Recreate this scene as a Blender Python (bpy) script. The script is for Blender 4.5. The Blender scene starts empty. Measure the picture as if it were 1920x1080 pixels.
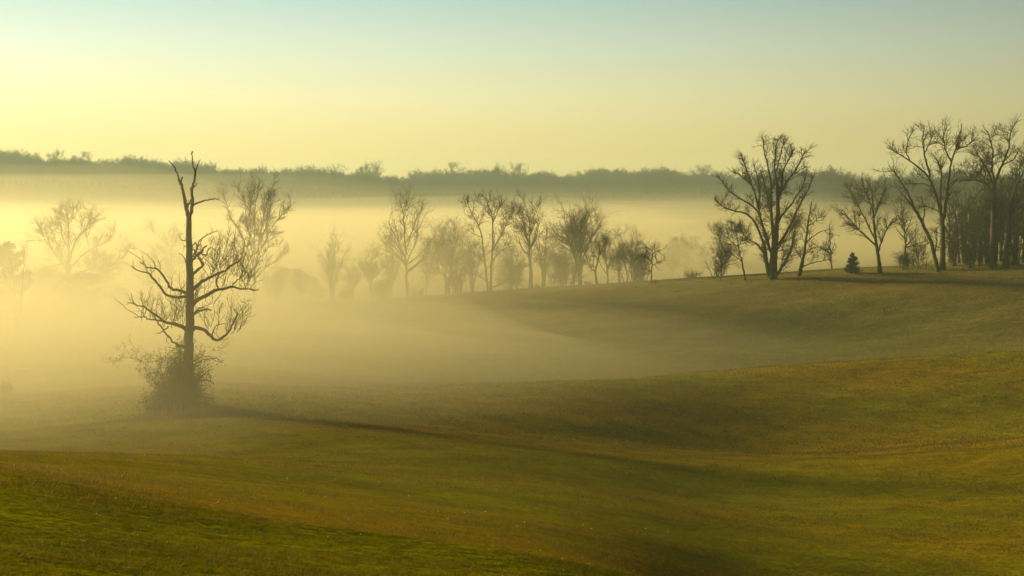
import bpy, math, random
import numpy as np
from mathutils import Vector

scene = bpy.context.scene
COL = scene.collection
R = math.radians
F = 2667.0            # focal length in photo pixels (50 mm on 36 mm, 1920 px)
H0 = 365.0            # photo row of the eye-level horizon
E = 30.0              # eye height above datum

# ------------------------------------------------------------------ camera
cam = bpy.data.cameras.new('camera')
cam.lens = 50; cam.sensor_width = 36
cam.shift_y = -(540 - H0) / 1920
cam.clip_start = 0.1; cam.clip_end = 9000
camo = bpy.data.objects.new('camera', cam); COL.objects.link(camo)
camo.location = (0, 0, E); camo.rotation_euler = (R(90), 0, 0)
scene.camera = camo

# ------------------------------------------------------------------ sky and sun
SUN_AZ, SUN_EL = -64.0, 12.0
world = bpy.data.worlds.new("World"); scene.world = world
world.use_nodes = True
wt = world.node_tree; wn = wt.nodes; wl = wt.links
bg = wn['Background']
sky = wn.new('ShaderNodeTexSky'); sky.sky_type = 'NISHITA'; sky.sun_disc = False
sky.sun_elevation = R(SUN_EL); sky.sun_rotation = R(SUN_AZ)
sky.air_density = 1.0; sky.dust_density = 3.0; sky.ozone_density = 1.5
geo = wn.new('ShaderNodeTexCoord')
sep = wn.new('ShaderNodeSeparateXYZ'); wl.new(geo.outputs['Generated'], sep.inputs[0])
ramp = wn.new('ShaderNodeValToRGB')      # warm dusty band along the horizon, paling to teal
mr = wn.new('ShaderNodeMapRange'); mr.inputs[1].default_value = 0.0; mr.inputs[2].default_value = 0.30
wl.new(sep.outputs['Z'], mr.inputs[0]); wl.new(mr.outputs[0], ramp.inputs[0])
RAMP = [(0.0, (1.0, .715, .22)), (0.10, (1.0, .745, .265)), (0.22, (.90, .83, .45)), (0.34, (.68, .77, .60)), (0.46, (.44, .63, .60)), (0.52, (.34, .47, .42)), (0.75, (.08, .10, .07)), (1.0, (.04, .05, .035))]
cr = ramp.color_ramp
cr.elements[0].position = 0; cr.elements[0].color = (*RAMP[0][1], 1)
cr.elements[1].position = 1; cr.elements[1].color = (*RAMP[-1][1], 1)
for p_, c_ in RAMP[1:-1]:
    e_ = cr.elements.new(p_); e_.color = (*c_, 1)
# brightening of the sky towards the hidden sun
dot = wn.new('ShaderNodeVectorMath'); dot.operation = 'DOT_PRODUCT'
sv = (math.sin(R(SUN_AZ)) * math.cos(R(SUN_EL)), math.cos(R(SUN_AZ)) * math.cos(R(SUN_EL)), math.sin(R(SUN_EL)))
wl.new(geo.outputs['Generated'], dot.inputs[0]); dot.inputs[1].default_value = sv
mr2 = wn.new('ShaderNodeMapRange'); mr2.inputs[1].default_value = -0.45; mr2.inputs[2].default_value = 0.9
mr2.inputs[3].default_value = -0.5; mr2.inputs[4].default_value = 9.3
wl.new(dot.outputs['Value'], mr2.inputs[0])
mulc = wn.new('ShaderNodeVectorMath'); mulc.operation = 'SCALE'
wl.new(ramp.outputs[0], mulc.inputs[0]); wl.new(mr2.outputs[0], mulc.inputs['Scale'])
mixs = wn.new('ShaderNodeMix'); mixs.data_type = 'RGBA'; mixs.inputs[0].default_value = 0.88
tint = wn.new('ShaderNodeMix'); tint.data_type = 'RGBA'; tint.blend_type = 'MULTIPLY'; tint.inputs[0].default_value = 1; tint.inputs[7].default_value = (1, .85, .45, 1)
wl.new(sky.outputs[0], tint.inputs[6]); wl.new(tint.outputs[2], mixs.inputs[6]); wl.new(mulc.outputs[0], mixs.inputs[7])
wl.new(mixs.outputs[2], bg.inputs[0])
bg.inputs[1].default_value = 0.10

sun = bpy.data.lights.new('sun', 'SUN'); sun.energy = 5.0; sun.angle = R(5.0)
sun.color = (1.0, 0.80, 0.34)
suno = bpy.data.objects.new('sun', sun); COL.objects.link(suno)
suno.rotation_euler = Vector(sv).to_track_quat('Z', 'Y').to_euler()
suno.location = (-200, 150, 120)

scene.view_settings.view_transform = 'Standard'
scene.view_settings.look = 'None'
scene.view_settings.gamma = 1.0
scene.view_settings.exposure = 0.80
scene.cycles.max_bounces = 8
scene.cycles.volume_bounces = 3
scene.cycles.transparent_max_bounces = 64
scene.cycles.use_denoising = True
scene.cycles.sample_clamp_indirect = 6

rng = np.random.default_rng(7)

# ------------------------------------------------------------------ helpers
def tag(o, label=None, cat=None, group=None, kind=None):
    if label: o['label'] = label
    if cat: o['category'] = cat
    if group: o['group'] = group
    if kind: o['kind'] = kind
    return o

def empty(name, loc):
    o = bpy.data.objects.new(name, None); COL.objects.link(o)
    o.location = loc; o.empty_display_size = 0.5
    return o

def P(px, py, Y):
    return np.array([(px - 960) / F * Y, Y, E - (py - H0) / F * Y])

def nrm(v):
    return v / np.maximum(np.linalg.norm(v, axis=-1, keepdims=True), 1e-9)

def make_mesh(name, V, loops, sizes, mats, parent=None, smooth=True, mat_idx=None):
    me = bpy.data.meshes.new(name)
    V = np.asarray(V, dtype=np.float32); loops = np.asarray(loops, dtype=np.int32)
    me.vertices.add(len(V)); me.vertices.foreach_set('co', V.ravel())
    me.loops.add(len(loops)); me.loops.foreach_set('vertex_index', loops)
    me.polygons.add(len(sizes))
    st = np.zeros(len(sizes), dtype=np.int32); st[1:] = np.cumsum(sizes)[:-1]
    me.polygons.foreach_set('loop_start', st)
    me.polygons.foreach_set('use_smooth', np.full(len(sizes), smooth))
    for m in (mats if isinstance(mats, (list, tuple)) else [mats]): me.materials.append(m)
    if mat_idx is not None: me.polygons.foreach_set('material_index', np.asarray(mat_idx, dtype=np.int32))
    me.update(calc_edges=True)
    o = bpy.data.objects.new(name, me); COL.objects.link(o)
    if parent is not None: o.parent = parent
    return o

class MB:
    """collects tubes and loose faces and links them as one mesh"""
    def __init__(s): s.v = []; s.f = []; s.sz = []; s.n = 0
    def raw(s, V, Fc):
        V = np.asarray(V, float).reshape(-1, 3); Fc = np.asarray(Fc, int)
        s.v.append(V); s.f.append((Fc + s.n).ravel()); s.sz.append(np.full(len(Fc), Fc.shape[1])); s.n += len(V)
    def tubes(s, Pt, Rd, sides=3):
        if len(Pt) == 0: return
        N, n, _ = Pt.shape
        T = nrm(np.gradient(Pt, axis=1))
        ov = nrm(Pt[:, -1] - Pt[:, 0])
        ref = np.where(np.abs(ov[:, 2:3]) > .75, np.array([[1., 0.1, 0]]), np.array([[0, 0.1, 1.]]))
        u = nrm(np.cross(T, ref[:, None, :])); w = np.cross(T, u)
        a = np.arange(sides) * 2 * math.pi / sides
        ring = (Pt[:, :, None, :] + Rd[:, :, None, None] * (np.cos(a)[None, None, :, None] * u[:, :, None, :] + np.sin(a)[None, None, :, None] * w[:, :, None, :]))
        idx = np.arange(N * n * sides).reshape(N, n, sides)
        A = idx[:, :-1, :]; B = np.roll(A, -1, axis=2); D = idx[:, 1:, :]; C = np.roll(D, -1, axis=2)
        s.raw(ring.reshape(-1, 3), np.stack([A, B, C, D], -1).reshape(-1, 4))
    def leaves(s, C, size, flat=0.0):
        """one small kite-shaped leaf per point"""
        N = len(C)
        if N == 0: return
        d = nrm(rng.normal(size=(N, 3))); e = nrm(np.cross(d, rng.normal(size=(N, 3))))
        sz = (size * rng.uniform(.6, 1.4, (N, 1)))
        V = np.stack([C - d * sz, C + e * sz * .55, C + d * sz, C - e * sz * .55], 1)
        s.raw(V.reshape(-1, 3), np.arange(4 * N).reshape(N, 4))
    def arrays(s):
        return np.concatenate(s.v), np.concatenate(s.f), np.concatenate(s.sz)
    def build(s, name, mat, parent=None, origin=None, smooth=True):
        V, Fc, sz = s.arrays()
        if origin is not None: V = V - np.asarray(origin)[None, :]
        return make_mesh(name, V, Fc, sz, mat, parent, smooth)

def resample(pts, n, jit=0.0):
    pts = np.asarray(pts, float)
    d = np.r_[0, np.cumsum(np.linalg.norm(np.diff(pts, axis=0), axis=1))]
    t = np.linspace(0, d[-1], n)
    lin = np.stack([np.interp(t, d, pts[:, k]) for k in range(3)], 1)
    sm = lin.copy()
    if n > 6:
        sm[1:-1] = .25 * lin[:-2] + .5 * lin[1:-1] + .25 * lin[2:]
    if jit: sm[1:-1] += rng.normal(size=(n - 2, 3)) * jit
    return sm

def spawn(Pt, Rd, per, tmin, tmax, ang, length, n, wig, up, trop, rk=.55, rmin=.006, tip=.5, lt=.4, angv=.25, lp=.5):
    """children branches scattered along parents Pt (N,m,3)"""
    N, m, _ = Pt.shape
    L = np.linalg.norm(np.diff(Pt, axis=1), axis=2).sum(1)
    cnt = rng.poisson(per * L * (tmax - tmin)); idx = np.repeat(np.arange(N), cnt); M = len(idx)
    if M == 0: return np.zeros((0, n, 3)), np.zeros((0, n))
    t = rng.uniform(tmin, tmax, M); f = t * (m - 1); i = np.minimum(f.astype(int), m - 2); w = (f - i)[:, None]
    p0 = Pt[idx, i]; p1 = Pt[idx, i + 1]; pos = p0 * (1 - w) + p1 * w; tan = nrm(p1 - p0)
    r = Rd[idx, i] * (1 - w[:, 0]) + Rd[idx, i + 1] * w[:, 0]
    perp = nrm(np.cross(tan, rng.normal(size=(M, 3))))
    a = ang + rng.normal(size=M) * angv
    d = nrm(np.cos(a)[:, None] * tan + np.sin(a)[:, None] * perp + np.array([0, 0, up]))
    Lc = length * rng.uniform(.55, 1.3, M) * (1 - lt * t) * (L[idx] / max(L.mean(), 1e-6)) ** lp
    pts = [pos]
    for k in range(n - 1):
        d = nrm(d + rng.normal(size=(M, 3)) * wig + np.array([0, 0, trop]))
        pts.append(pts[-1] + d * (Lc / (n - 1))[:, None])
    r0 = np.maximum(np.minimum(r * .8, rk * .03 * Lc ** .9 + rmin), rmin)
    rr = r0[:, None] * np.linspace(1, tip, n)[None, :]
    return np.stack(pts, 1), rr

def ramify(Pt, Rd, mb, levels, sides=3):
    """levels: list of dicts for spawn, applied one after the other; every level is added to mb"""
    allb = []
    for k, lv in enumerate(levels):
        Q, S = spawn(Pt, Rd, **lv)
        mb.tubes(Q, S, 4 if (k == 0 and sides > 2) else sides)
        allb.append((Q, S)); Pt, Rd = Q, S
        if len(Q) == 0: break
    return allb

# ------------------------------------------------------------------ materials
def principled(name, rough=.85):
    m = bpy.data.materials.new(name); m.use_nodes = True
    nt = m.node_tree; b = nt.nodes['Principled BSDF']; b.inputs['Roughness'].default_value = rough
    return m, nt, b

def noise_mat(name, stops, scale=(1, 1, 1), nscale=1.0, detail=6, rough=.85, bump=0.0, bscale=None, spec=.3):
    m, nt, b = principled(name, rough)
    tc = nt.nodes.new('ShaderNodeTexCoord'); mp = nt.nodes.new('ShaderNodeMapping'); mp.inputs['Scale'].default_value = scale
    nt.links.new(tc.outputs['Object'], mp.inputs[0])
    nz = nt.nodes.new('ShaderNodeTexNoise'); nz.inputs['Scale'].default_value = nscale; nz.inputs['Detail'].default_value = detail
    nt.links.new(mp.outputs[0], nz.inputs['Vector'])
    rp = nt.nodes.new('ShaderNodeValToRGB'); el = rp.color_ramp.elements
    el[0].position, el[0].color = stops[0][0], (*stops[0][1], 1)
    el[1].position, el[1].color = stops[-1][0], (*stops[-1][1], 1)
    for p_, c_ in stops[1:-1]:
        e_ = el.new(p_); e_.color = (*c_, 1)
    nt.links.new(nz.outputs['Fac'], rp.inputs[0]); nt.links.new(rp.outputs[0], b.inputs['Base Color'])
    b.inputs['Specular IOR Level'].default_value = spec
    if bump:
        n2 = nt.nodes.new('ShaderNodeTexNoise'); n2.inputs['Scale'].default_value = bscale or nscale * 3; n2.inputs['Detail'].default_value = 5
        nt.links.new(mp.outputs[0], n2.inputs['Vector'])
        bp = nt.nodes.new('ShaderNodeBump'); bp.inputs['Distance'].default_value = bump; bp.inputs['Strength'].default_value = 1
        nt.links.new(n2.outputs['Fac'], bp.inputs['Height']); nt.links.new(bp.outputs[0], b.inputs['Normal'])
    return m

BARK = noise_mat('bark', [(.3, (.035, .030, .020)), (.7, (.085, .070, .045))], (1, 1, .25), 6, bump=.03, spec=.15)
DEADWOOD = noise_mat('dead_wood', [(.3, (.040, .034, .020)), (.7, (.10, .085, .05))], (1, 1, .2), 5, bump=.04, spec=.15)
TWIG = noise_mat('twig', [(.3, (.040, .032, .020)), (.7, (.075, .060, .038))], (1, 1, 1), 1.5, spec=.1)
FARTWIG = noise_mat('far_twig', [(.3, (.030, .030, .026)), (.7, (.055, .052, .042))], (1, 1, 1), .08, spec=.05)
CEDAR = noise_mat('cedar_foliage', [(.3, (.018, .030, .010)), (.7, (.045, .060, .018))], (1, 1, 1), 1.2, spec=.1)
DRYLEAF = noise_mat('dry_leaf', [(.3, (.060, .050, .018)), (.7, (.13, .095, .035))], (1, 1, 1), 1.0, spec=.1)
BRAMBLE = noise_mat('bramble_leaf', [(.3, (.045, .055, .012)), (.7, (.10, .095, .025))], (1, 1, 1), .8, spec=.1)
WEED = noise_mat('dry_weed', [(.3, (.20, .14, .05)), (.7, (.32, .22, .09))], (1, 1, 1), .6, spec=.1)
FLOOR = noise_mat('forest_floor', [(.3, (.05, .04, .022)), (.7, (.08, .062, .035))], (1, 1, 1), .05)
SHINGLE = noise_mat('roof_shingle', [(.3, (.06, .052, .045)), (.7, (.10, .09, .075))], (1, 1, 8), 1.0)
SIDING = noise_mat('wall_siding', [(.3, (.16, .14, .11)), (.7, (.20, .18, .14))], (1, 1, 8), .8)
WINDOW = noise_mat('window_glass', [(.3, (.02, .025, .03)), (.7, (.03, .035, .04))], rough=.15, spec=.5)
FEATHER = noise_mat('feather', [(.3, (.02, .018, .015)), (.7, (.04, .035, .03))], nscale=20)

def grass_ground(name='meadow_grass', cols=[(.30, (.200, .175, .001)), (.50, (.280, .222, .001)), (.70, (.340, .240, .002))]):
    m, nt, b = principled(name, .8)
    b.inputs['Specular IOR Level'].default_value = .0
    N = nt.nodes.new; Lk = nt.links.new
    tc = N('ShaderNodeTexCoord')
    def noise(scale, nsc, det, rough=.55):
        mp = N('ShaderNodeMapping'); mp.inputs['Scale'].default_value = scale; Lk(tc.outputs['Object'], mp.inputs[0])
        nz = N('ShaderNodeTexNoise'); nz.inputs['Scale'].default_value = nsc; nz.inputs['Detail'].default_value = det
        nz.inputs['Roughness'].default_value = rough; Lk(mp.outputs[0], nz.inputs['Vector']); return nz
    big = noise((.5, 1, 1), .045, 4)
    mid = noise((.35, 1, 1), .35, 5, .65)
    fine = noise((.6, 1, 1), 5.0, 4, .7)
    def ramp(inp, stops):
        rp = N('ShaderNodeValToRGB'); el = rp.color_ramp.elements
        el[0].position, el[0].color = stops[0][0], (*stops[0][1], 1); el[1].position, el[1].color = stops[-1][0], (*stops[-1][1], 1)
        for p_, c_ in stops[1:-1]: el.new(p_).color = (*c_, 1)
        Lk(inp, rp.inputs[0]); return rp
    r1 = ramp(mid.outputs['Fac'], cols)
    r2 = ramp(big.outputs['Fac'], [(.38, (.85, 1.05, .9)), (.62, (1.12, .95, 1.0))])
    mx = N('ShaderNodeMix'); mx.data_type = 'RGBA'; mx.blend_type = 'MULTIPLY'; mx.inputs[0].default_value = 1
    Lk(r1.outputs[0], mx.inputs[6]); Lk(r2.outputs[0], mx.inputs[7])
    r3 = ramp(fine.outputs['Fac'], [(.3, (.62, .66, .6)), (.7, (1.35, 1.3, 1.3))])
    mx2 = N('ShaderNodeMix'); mx2.data_type = 'RGBA'; mx2.blend_type = 'MULTIPLY'; mx2.inputs[0].default_value = 1
    Lk(mx.outputs[2], mx2.inputs[6]); Lk(r3.outputs[0], mx2.inputs[7]); Lk(mx2.outputs[2], b.inputs['Base Color'])
    bp = N('ShaderNodeBump'); bp.inputs['Distance'].default_value = .10
    Lk(fine.outputs['Fac'], bp.inputs['Height'])
    bp2 = N('ShaderNodeBump'); bp2.inputs['Distance'].default_value = .5
    Lk(mid.outputs['Fac'], bp2.inputs['Height']); Lk(bp.outputs[0], bp2.inputs['Normal']); Lk(bp2.outputs[0], b.inputs['Normal'])
    return m
MEADOW = grass_ground()
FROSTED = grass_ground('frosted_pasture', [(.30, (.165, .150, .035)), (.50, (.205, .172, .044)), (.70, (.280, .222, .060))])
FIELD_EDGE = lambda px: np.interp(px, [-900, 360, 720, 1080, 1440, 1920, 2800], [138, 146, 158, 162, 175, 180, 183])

def blade_mat(name='grass_blade', c0=(.100, .088, .002), c1=(.155, .118, .002), c2=(.225, .130, .004)):
    m, nt, b = principled(name, .55)
    tc = nt.nodes.new('ShaderNodeTexCoord')
    nz = nt.nodes.new('ShaderNodeTexNoise'); nz.inputs['Scale'].default_value = .45; nz.inputs['Detail'].default_value = 7; nz.inputs['Roughness'].default_value = .7
    nt.links.new(tc.outputs['Object'], nz.inputs['Vector'])
    rp = nt.nodes.new('ShaderNodeValToRGB'); el = rp.color_ramp.elements
    el[0].position, el[0].color = .33, (*c0, 1); el[1].position, el[1].color = .67, (*c2, 1)
    el.new(.5).color = (*c1, 1)
    nt.links.new(nz.outputs['Fac'], rp.inputs[0]); nt.links.new(rp.outputs[0], b.inputs['Base Color'])
    b.inputs['Specular IOR Level'].default_value = .12
    tr = nt.nodes.new('ShaderNodeBsdfTranslucent'); nt.links.new(rp.outputs[0], tr.inputs[0])
    ms = nt.nodes.new('ShaderNodeMixShader'); ms.inputs[0].default_value = .5
    out = nt.nodes['Material Output']
    nt.links.new(b.outputs[0], ms.inputs[1]); nt.links.new(tr.outputs[0], ms.inputs[2]); nt.links.new(ms.outputs[0], out.inputs[0])
    return m
BLADE = blade_mat()
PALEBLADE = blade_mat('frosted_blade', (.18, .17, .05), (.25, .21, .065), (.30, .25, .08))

def volume_mat(name, color, density, aniso):
    m = bpy.data.materials.new(name); m.use_nodes = True; nt = m.node_tree
    for n_ in list(nt.nodes):
        if n_.type != 'OUTPUT_MATERIAL': nt.nodes.remove(n_)
    v = nt.nodes.new('ShaderNodeVolumePrincipled')
    v.inputs['Color'].default_value = (*color, 1); v.inputs['Density'].default_value = density
    v.inputs['Anisotropy'].default_value = aniso
    nt.links.new(v.outputs[0], nt.nodes['Material Output'].inputs['Volume'])
    m.cycles.homogeneous_volume = True
    return m

# ------------------------------------------------------------------ terrain
# for each photo column: (distance, height relative to the eye) down the valley, up the far pasture, down again and up the wooded ridge
PROFILE = {
 -900: [(0, -1.8), (10, -2.3), (22, -3.9), (45, -7.4), (60, -10.0), (80, -14), (112, -17.5), (150, -19.8), (230, -21.5), (300, -23), (500, -25), (850, -25), (1100, 4), (1250, 22), (1600, 26), (3000, 10)],
 0:    [(0, -1.8), (10, -2.8), (22, -4.75), (35, -6.65), (48, -8.8), (60, -10.9), (72, -13.2), (95, -16.9), (112, -18.1), (150, -20.4), (230, -22.3), (300, -23.4), (500, -26), (850, -26), (1100, 2), (1250, 18), (1600, 22), (3000, 5)],
 360:  [(0, -1.8), (10, -3.1), (22, -5.4), (35, -7.5), (48, -9.4), (62, -11.5), (75, -14.0), (95, -16.5), (112, -16.9), (140, -18.8), (180, -20.3), (240, -20.5), (300, -22.8), (500, -26), (850, -26), (1100, -4), (1250, 8), (1600, 12), (3000, 0)],
 720: [(0, -1.8), (10, -3.4), (22, -5.9), (45, -9.7), (58, -11.9), (70, -13.8), (84, -15.4), (98, -16.8), (112, -17.9), (125, -18.9), (138, -19.9), (151, -20.7), (166, -22.0), (185, -22.4), (210, -21.9), (262, -20.2), (330, -24), (500, -27), (900, -27), (1200, -6), (1350, 3), (1700, 6), (3000, -5)],
 1080: [(0, -1.8), (10, -3.8), (22, -6.3), (45, -10.6), (58, -12.8), (70, -14.6), (82, -16.2), (94, -17.5), (106, -18.8), (120, -19.9), (135, -20.2), (152, -19.8), (167, -22.2), (185, -22.7), (210, -21.3), (250, -17.3), (275, -17.6), (340, -23.0), (500, -27), (900, -27), (1200, -6), (1350, 4), (1700, 6), (3000, -5)],
 1440: [(0, -1.8), (10, -4.2), (22, -7.3), (40, -11.5), (60, -14.7), (72, -16.4), (85, -18.0), (98, -19.2), (110, -20.0), (122, -22.4), (136, -22.7), (150, -21.2), (165, -20.2), (180, -22.6), (192, -22.9), (210, -21.6), (225, -17.6), (241, -14.2), (262, -14.6), (320, -20.0), (500, -25), (700, -16), (850, -8), (1350, 2), (1700, 6), (3000, -5)],
 1920: [(0, -1.8), (10, -4.4), (22, -9.2), (40, -13.2), (60, -15.4), (85, -17.5), (100, -18.2), (113, -19.0), (123, -21.4), (136, -21.9), (152, -20.2), (171, -18.7), (184, -20.9), (197, -20.6), (210, -17.4), (225, -14.0), (241, -12.3), (270, -12.4), (340, -15), (500, -20), (700, -14), (850, -6), (1350, 4), (1700, 6), (3000, -5)],
 2800: [(0, -1.8), (10, -5.0), (22, -9.0), (40, -12.6), (60, -14.3), (85, -16.0), (113, -17.2), (135, -18.6), (171, -17.0), (197, -16.5), (225, -12.0), (241, -11.0), (270, -11), (340, -13), (500, -16), (700, -10), (850, -2), (1350, 6), (1700, 8), (3000, -5)],
}
def pchip(x, y, q):
    x = np.asarray(x, float); y = np.asarray(y, float)
    h = np.diff(x); dl = np.diff(y) / h; d = np.zeros(len(x))
    for i in range(1, len(x) - 1):
        if dl[i-1] * dl[i] > 0:
            w1 = 2 * h[i] + h[i-1]; w2 = h[i] + 2 * h[i-1]; d[i] = (w1 + w2) / (w1 / dl[i-1] + w2 / dl[i])
    d[0], d[-1] = dl[0], dl[-1]
    q = np.clip(q, x[0], x[-1]); i = np.clip(np.searchsorted(x, q) - 1, 0, len(x) - 2)
    t = (q - x[i]) / h[i]
    return ((1+2*t)*(1-t)**2*y[i] + t*(1-t)**2*h[i]*d[i] + t*t*(3-2*t)*y[i+1] + t*t*(t-1)*h[i]*d[i+1])
GD = np.r_[np.linspace(0, 20, 21)[:-1], np.geomspace(20, 3000, 520)]
GPX = np.arange(-900, 2801, 20.0)
cols = sorted(PROFILE)
tab = np.stack([pchip([a for a, _ in PROFILE[c]], [b for _, b in PROFILE[c]], GD) for c in cols])   # (cols, D)
GZ = np.stack([pchip(cols, tab[:, j], GPX) for j in range(len(GD))], 1)                                 # (px, D)
for _ in range(3):    # soften both ways
    GZ[:, 1:-1] = .25 * GZ[:, :-2] + .5 * GZ[:, 1:-1] + .25 * GZ[:, 2:]
_w = np.clip((46 - GD) / 12, 0, 1)[None]; _s = GZ.copy()
for _ in range(260):
    _s[:, 1:-1] = .25 * _s[:, :-2] + .5 * _s[:, 1:-1] + .25 * _s[:, 2:]
GZ = GZ * (1 - _w) + _s * _w
for _ in range(60):
    GZ[1:-1] = .25 * GZ[:-2] + .5 * GZ[1:-1] + .25 * GZ[2:]
_r = np.random.default_rng(3)
WAVES = []
for k in range(40):
    lam = _r.uniform(7, 38); th = _r.normal() * .22 + .10
    WAVES.append((math.sin(th) * 2 * math.pi / lam * .9, math.cos(th) * 2 * math.pi / lam, _r.uniform(0, 6.28), .0014 * lam))
def undul(x, y):
    z = np.zeros_like(x)
    for kx, ky, ph, a in WAVES: z = z + a * np.sin(kx * x + ky * y + ph + .6 * np.sin(x * .03 + ph))
    return z
def ground_z(x, y):
    x = np.asarray(x, float); y = np.asarray(y, float)
    r = np.hypot(x, y); az = np.arctan2(x, y)
    azc = np.clip(az, math.atan(-1860 / F), math.atan(1840 / F))
    px = 960 + F * np.tan(azc); dd = np.clip(r * np.cos(azc), 0, 2999)
    fi = np.clip((px + 900) / 20, 0, len(GPX) - 1.001); i = fi.astype(int); u = fi - i
    j = np.clip(np.searchsorted(GD, dd) - 1, 0, len(GD) - 2); v = (dd - GD[j]) / (GD[j+1] - GD[j])
    z = (GZ[i, j]*(1-u) + GZ[i+1, j]*u)*(1-v) + (GZ[i, j+1]*(1-u) + GZ[i+1, j+1]*u)*v
    # far to the sides and behind, ease into a gentle hill so the sheet closes
    side = np.clip((np.abs(az) - R(36)) / R(120), 0, 1); side = side * side * (3 - 2 * side)
    z = z * (1 - side) + (-1.8 - 6 * (1 - np.exp(-r / 120))) * side
    w = np.clip((r - 18) / 40, 0, 1) * np.clip((420 - r) / 150, 0, 1)
    return E + z + undul(x, y) * w
def gz(x, y): return float(ground_z(np.array([x]), np.array([y]))[0])

def build_ground():
    az = np.r_[np.arange(-180, -42, 3.0), np.arange(-42, -24, .4), np.arange(-24, 24, .09), np.arange(24, 42, .4), np.arange(42, 180, 3.0)]
    rr = np.r_[0.6, 1.5, 3, 5, 8, np.geomspace(11, 330, 430), np.geomspace(340, 2600, 70)]
    A, RR = np.meshgrid(np.radians(az), rr, indexing='ij')
    X = RR * np.sin(A); Y = RR * np.cos(A); Z = ground_z(X.ravel(), Y.ravel()).reshape(X.shape)
    na, nr = X.shape
    V = np.stack([X, Y, Z], -1).reshape(-1, 3)
    i = np.arange(na * nr).reshape(na, nr); i2 = np.roll(i, -1, axis=0)
    Fq = np.stack([i[:, :-1], i[:, 1:], i2[:, 1:], i2[:, :-1]], -1).reshape(-1, 4)
    c0 = len(V); V = np.vstack([V, [0, 0, E - 1.8]])
    Ft = np.stack([np.full(na, c0), i[:, 0], i2[:, 0]], -1)
    rc = np.hypot(V[Fq].mean(1)[:, 0], V[Fq].mean(1)[:, 1])
    fc = V[Fq].mean(1); front = fc[:, 1] > 20; pxc = 960 + F * fc[:, 0] / np.where(front, fc[:, 1], 1)
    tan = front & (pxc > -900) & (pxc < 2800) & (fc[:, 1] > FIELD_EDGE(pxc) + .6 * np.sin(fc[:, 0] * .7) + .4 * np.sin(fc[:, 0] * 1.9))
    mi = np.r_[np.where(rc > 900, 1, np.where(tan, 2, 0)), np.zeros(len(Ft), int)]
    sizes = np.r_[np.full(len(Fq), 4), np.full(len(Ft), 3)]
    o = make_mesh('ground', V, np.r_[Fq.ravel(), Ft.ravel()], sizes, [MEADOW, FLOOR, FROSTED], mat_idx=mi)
    tag(o, kind='structure')
    return float(V[:, 2].min())
GMIN = build_ground()

# ------------------------------------------------------------------ foreground grass
def build_grass():
    mb = MB(); far = MB(); r_ = np.random.default_rng(11)
    bands = [(8, 18, 420000, .0028, .028), (18, 32, 420000, .0042, .036), (32, 60, 420000, .007, .05), (60, 110, 520000, .012, .08), (110, 255, 800000, .032, .16)]
    for y0, y1, cnt, w, h in bands:
        Y = np.sqrt(r_.uniform(y0 ** 2, y1 ** 2, cnt)); U = r_.uniform(-.44, .44, cnt); X = U * Y
        # clumping
        k = np.sin(X * 1.7 + 2 * np.sin(Y * .9)) * np.sin(Y * 2.1 + 1.5 * np.sin(X * 1.1)); keep = r_.uniform(-1.6, 1, cnt) < k
        X, Y = X[keep], Y[keep]; n = len(X); Z = ground_z(X, Y)
        a = r_.uniform(0, 6.283, n); hh = h * r_.uniform(.4, 1.5, n) * (1 + .5 * np.sin(X * .8) * np.sin(Y * .7)); ww = w * r_.uniform(.6, 1.4, n)
        side = np.stack([np.cos(a) * ww, np.sin(a) * ww, np.zeros(n)], 1)
        lean = r_.normal(size=(n, 2)) * .5
        base = np.stack([X, Y, Z - .01], 1); tip = base + np.stack([lean[:, 0] * hh, lean[:, 1] * hh, hh], 1)
        V = np.stack([base - side, base + side, tip], 1).reshape(-1, 3)
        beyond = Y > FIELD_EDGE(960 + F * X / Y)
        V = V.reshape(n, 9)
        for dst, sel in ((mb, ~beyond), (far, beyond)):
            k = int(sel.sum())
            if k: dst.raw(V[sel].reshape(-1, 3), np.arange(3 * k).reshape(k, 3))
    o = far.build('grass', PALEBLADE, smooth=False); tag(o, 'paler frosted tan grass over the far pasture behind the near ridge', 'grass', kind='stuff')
    o = mb.build('grass', BLADE, smooth=False)
    tag(o, 'short green and tan pasture grass over the dark foreground slope', 'grass', kind='stuff')
build_grass()

DEW_SPARKLE = noise_mat('dew', [(.3, (.85, .85, .85)), (.7, (.9, .9, .9))], rough=.05, spec=1.0)  # opaque white base colour stands in for the sparkle of the drops
def build_dew():
    mb = MB(); r_ = np.random.default_rng(21); n = 170
    Y = np.r_[r_.uniform(13, 34, 110), r_.uniform(34, 62, 60)]; X = r_.uniform(-.40, .12, n) * Y; Z = ground_z(X, Y) + .05
    s = .00035 * Y * r_.uniform(.5, 1.3, n)
    C = np.stack([X, Y, Z], 1)
    D = np.array([[1,0,0],[-1,0,0],[0,1,0],[0,-1,0],[0,0,1],[0,0,-1]], float)
    V = C[:, None, :] + D[None] * s[:, None, None]
    T = np.array([[0,2,4],[2,1,4],[1,3,4],[3,0,4],[2,0,5],[1,2,5],[3,1,5],[0,3,5]])
    mb.raw(V.reshape(-1, 3), (T[None] + 6 * np.arange(n)[:, None, None]).reshape(-1, 3))
    o = mb.build('dew_drops', DEW_SPARKLE); tag(o, 'dew drops among the near grass, coloured white for their sparkle', 'dew', kind='stuff')
build_dew()

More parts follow.
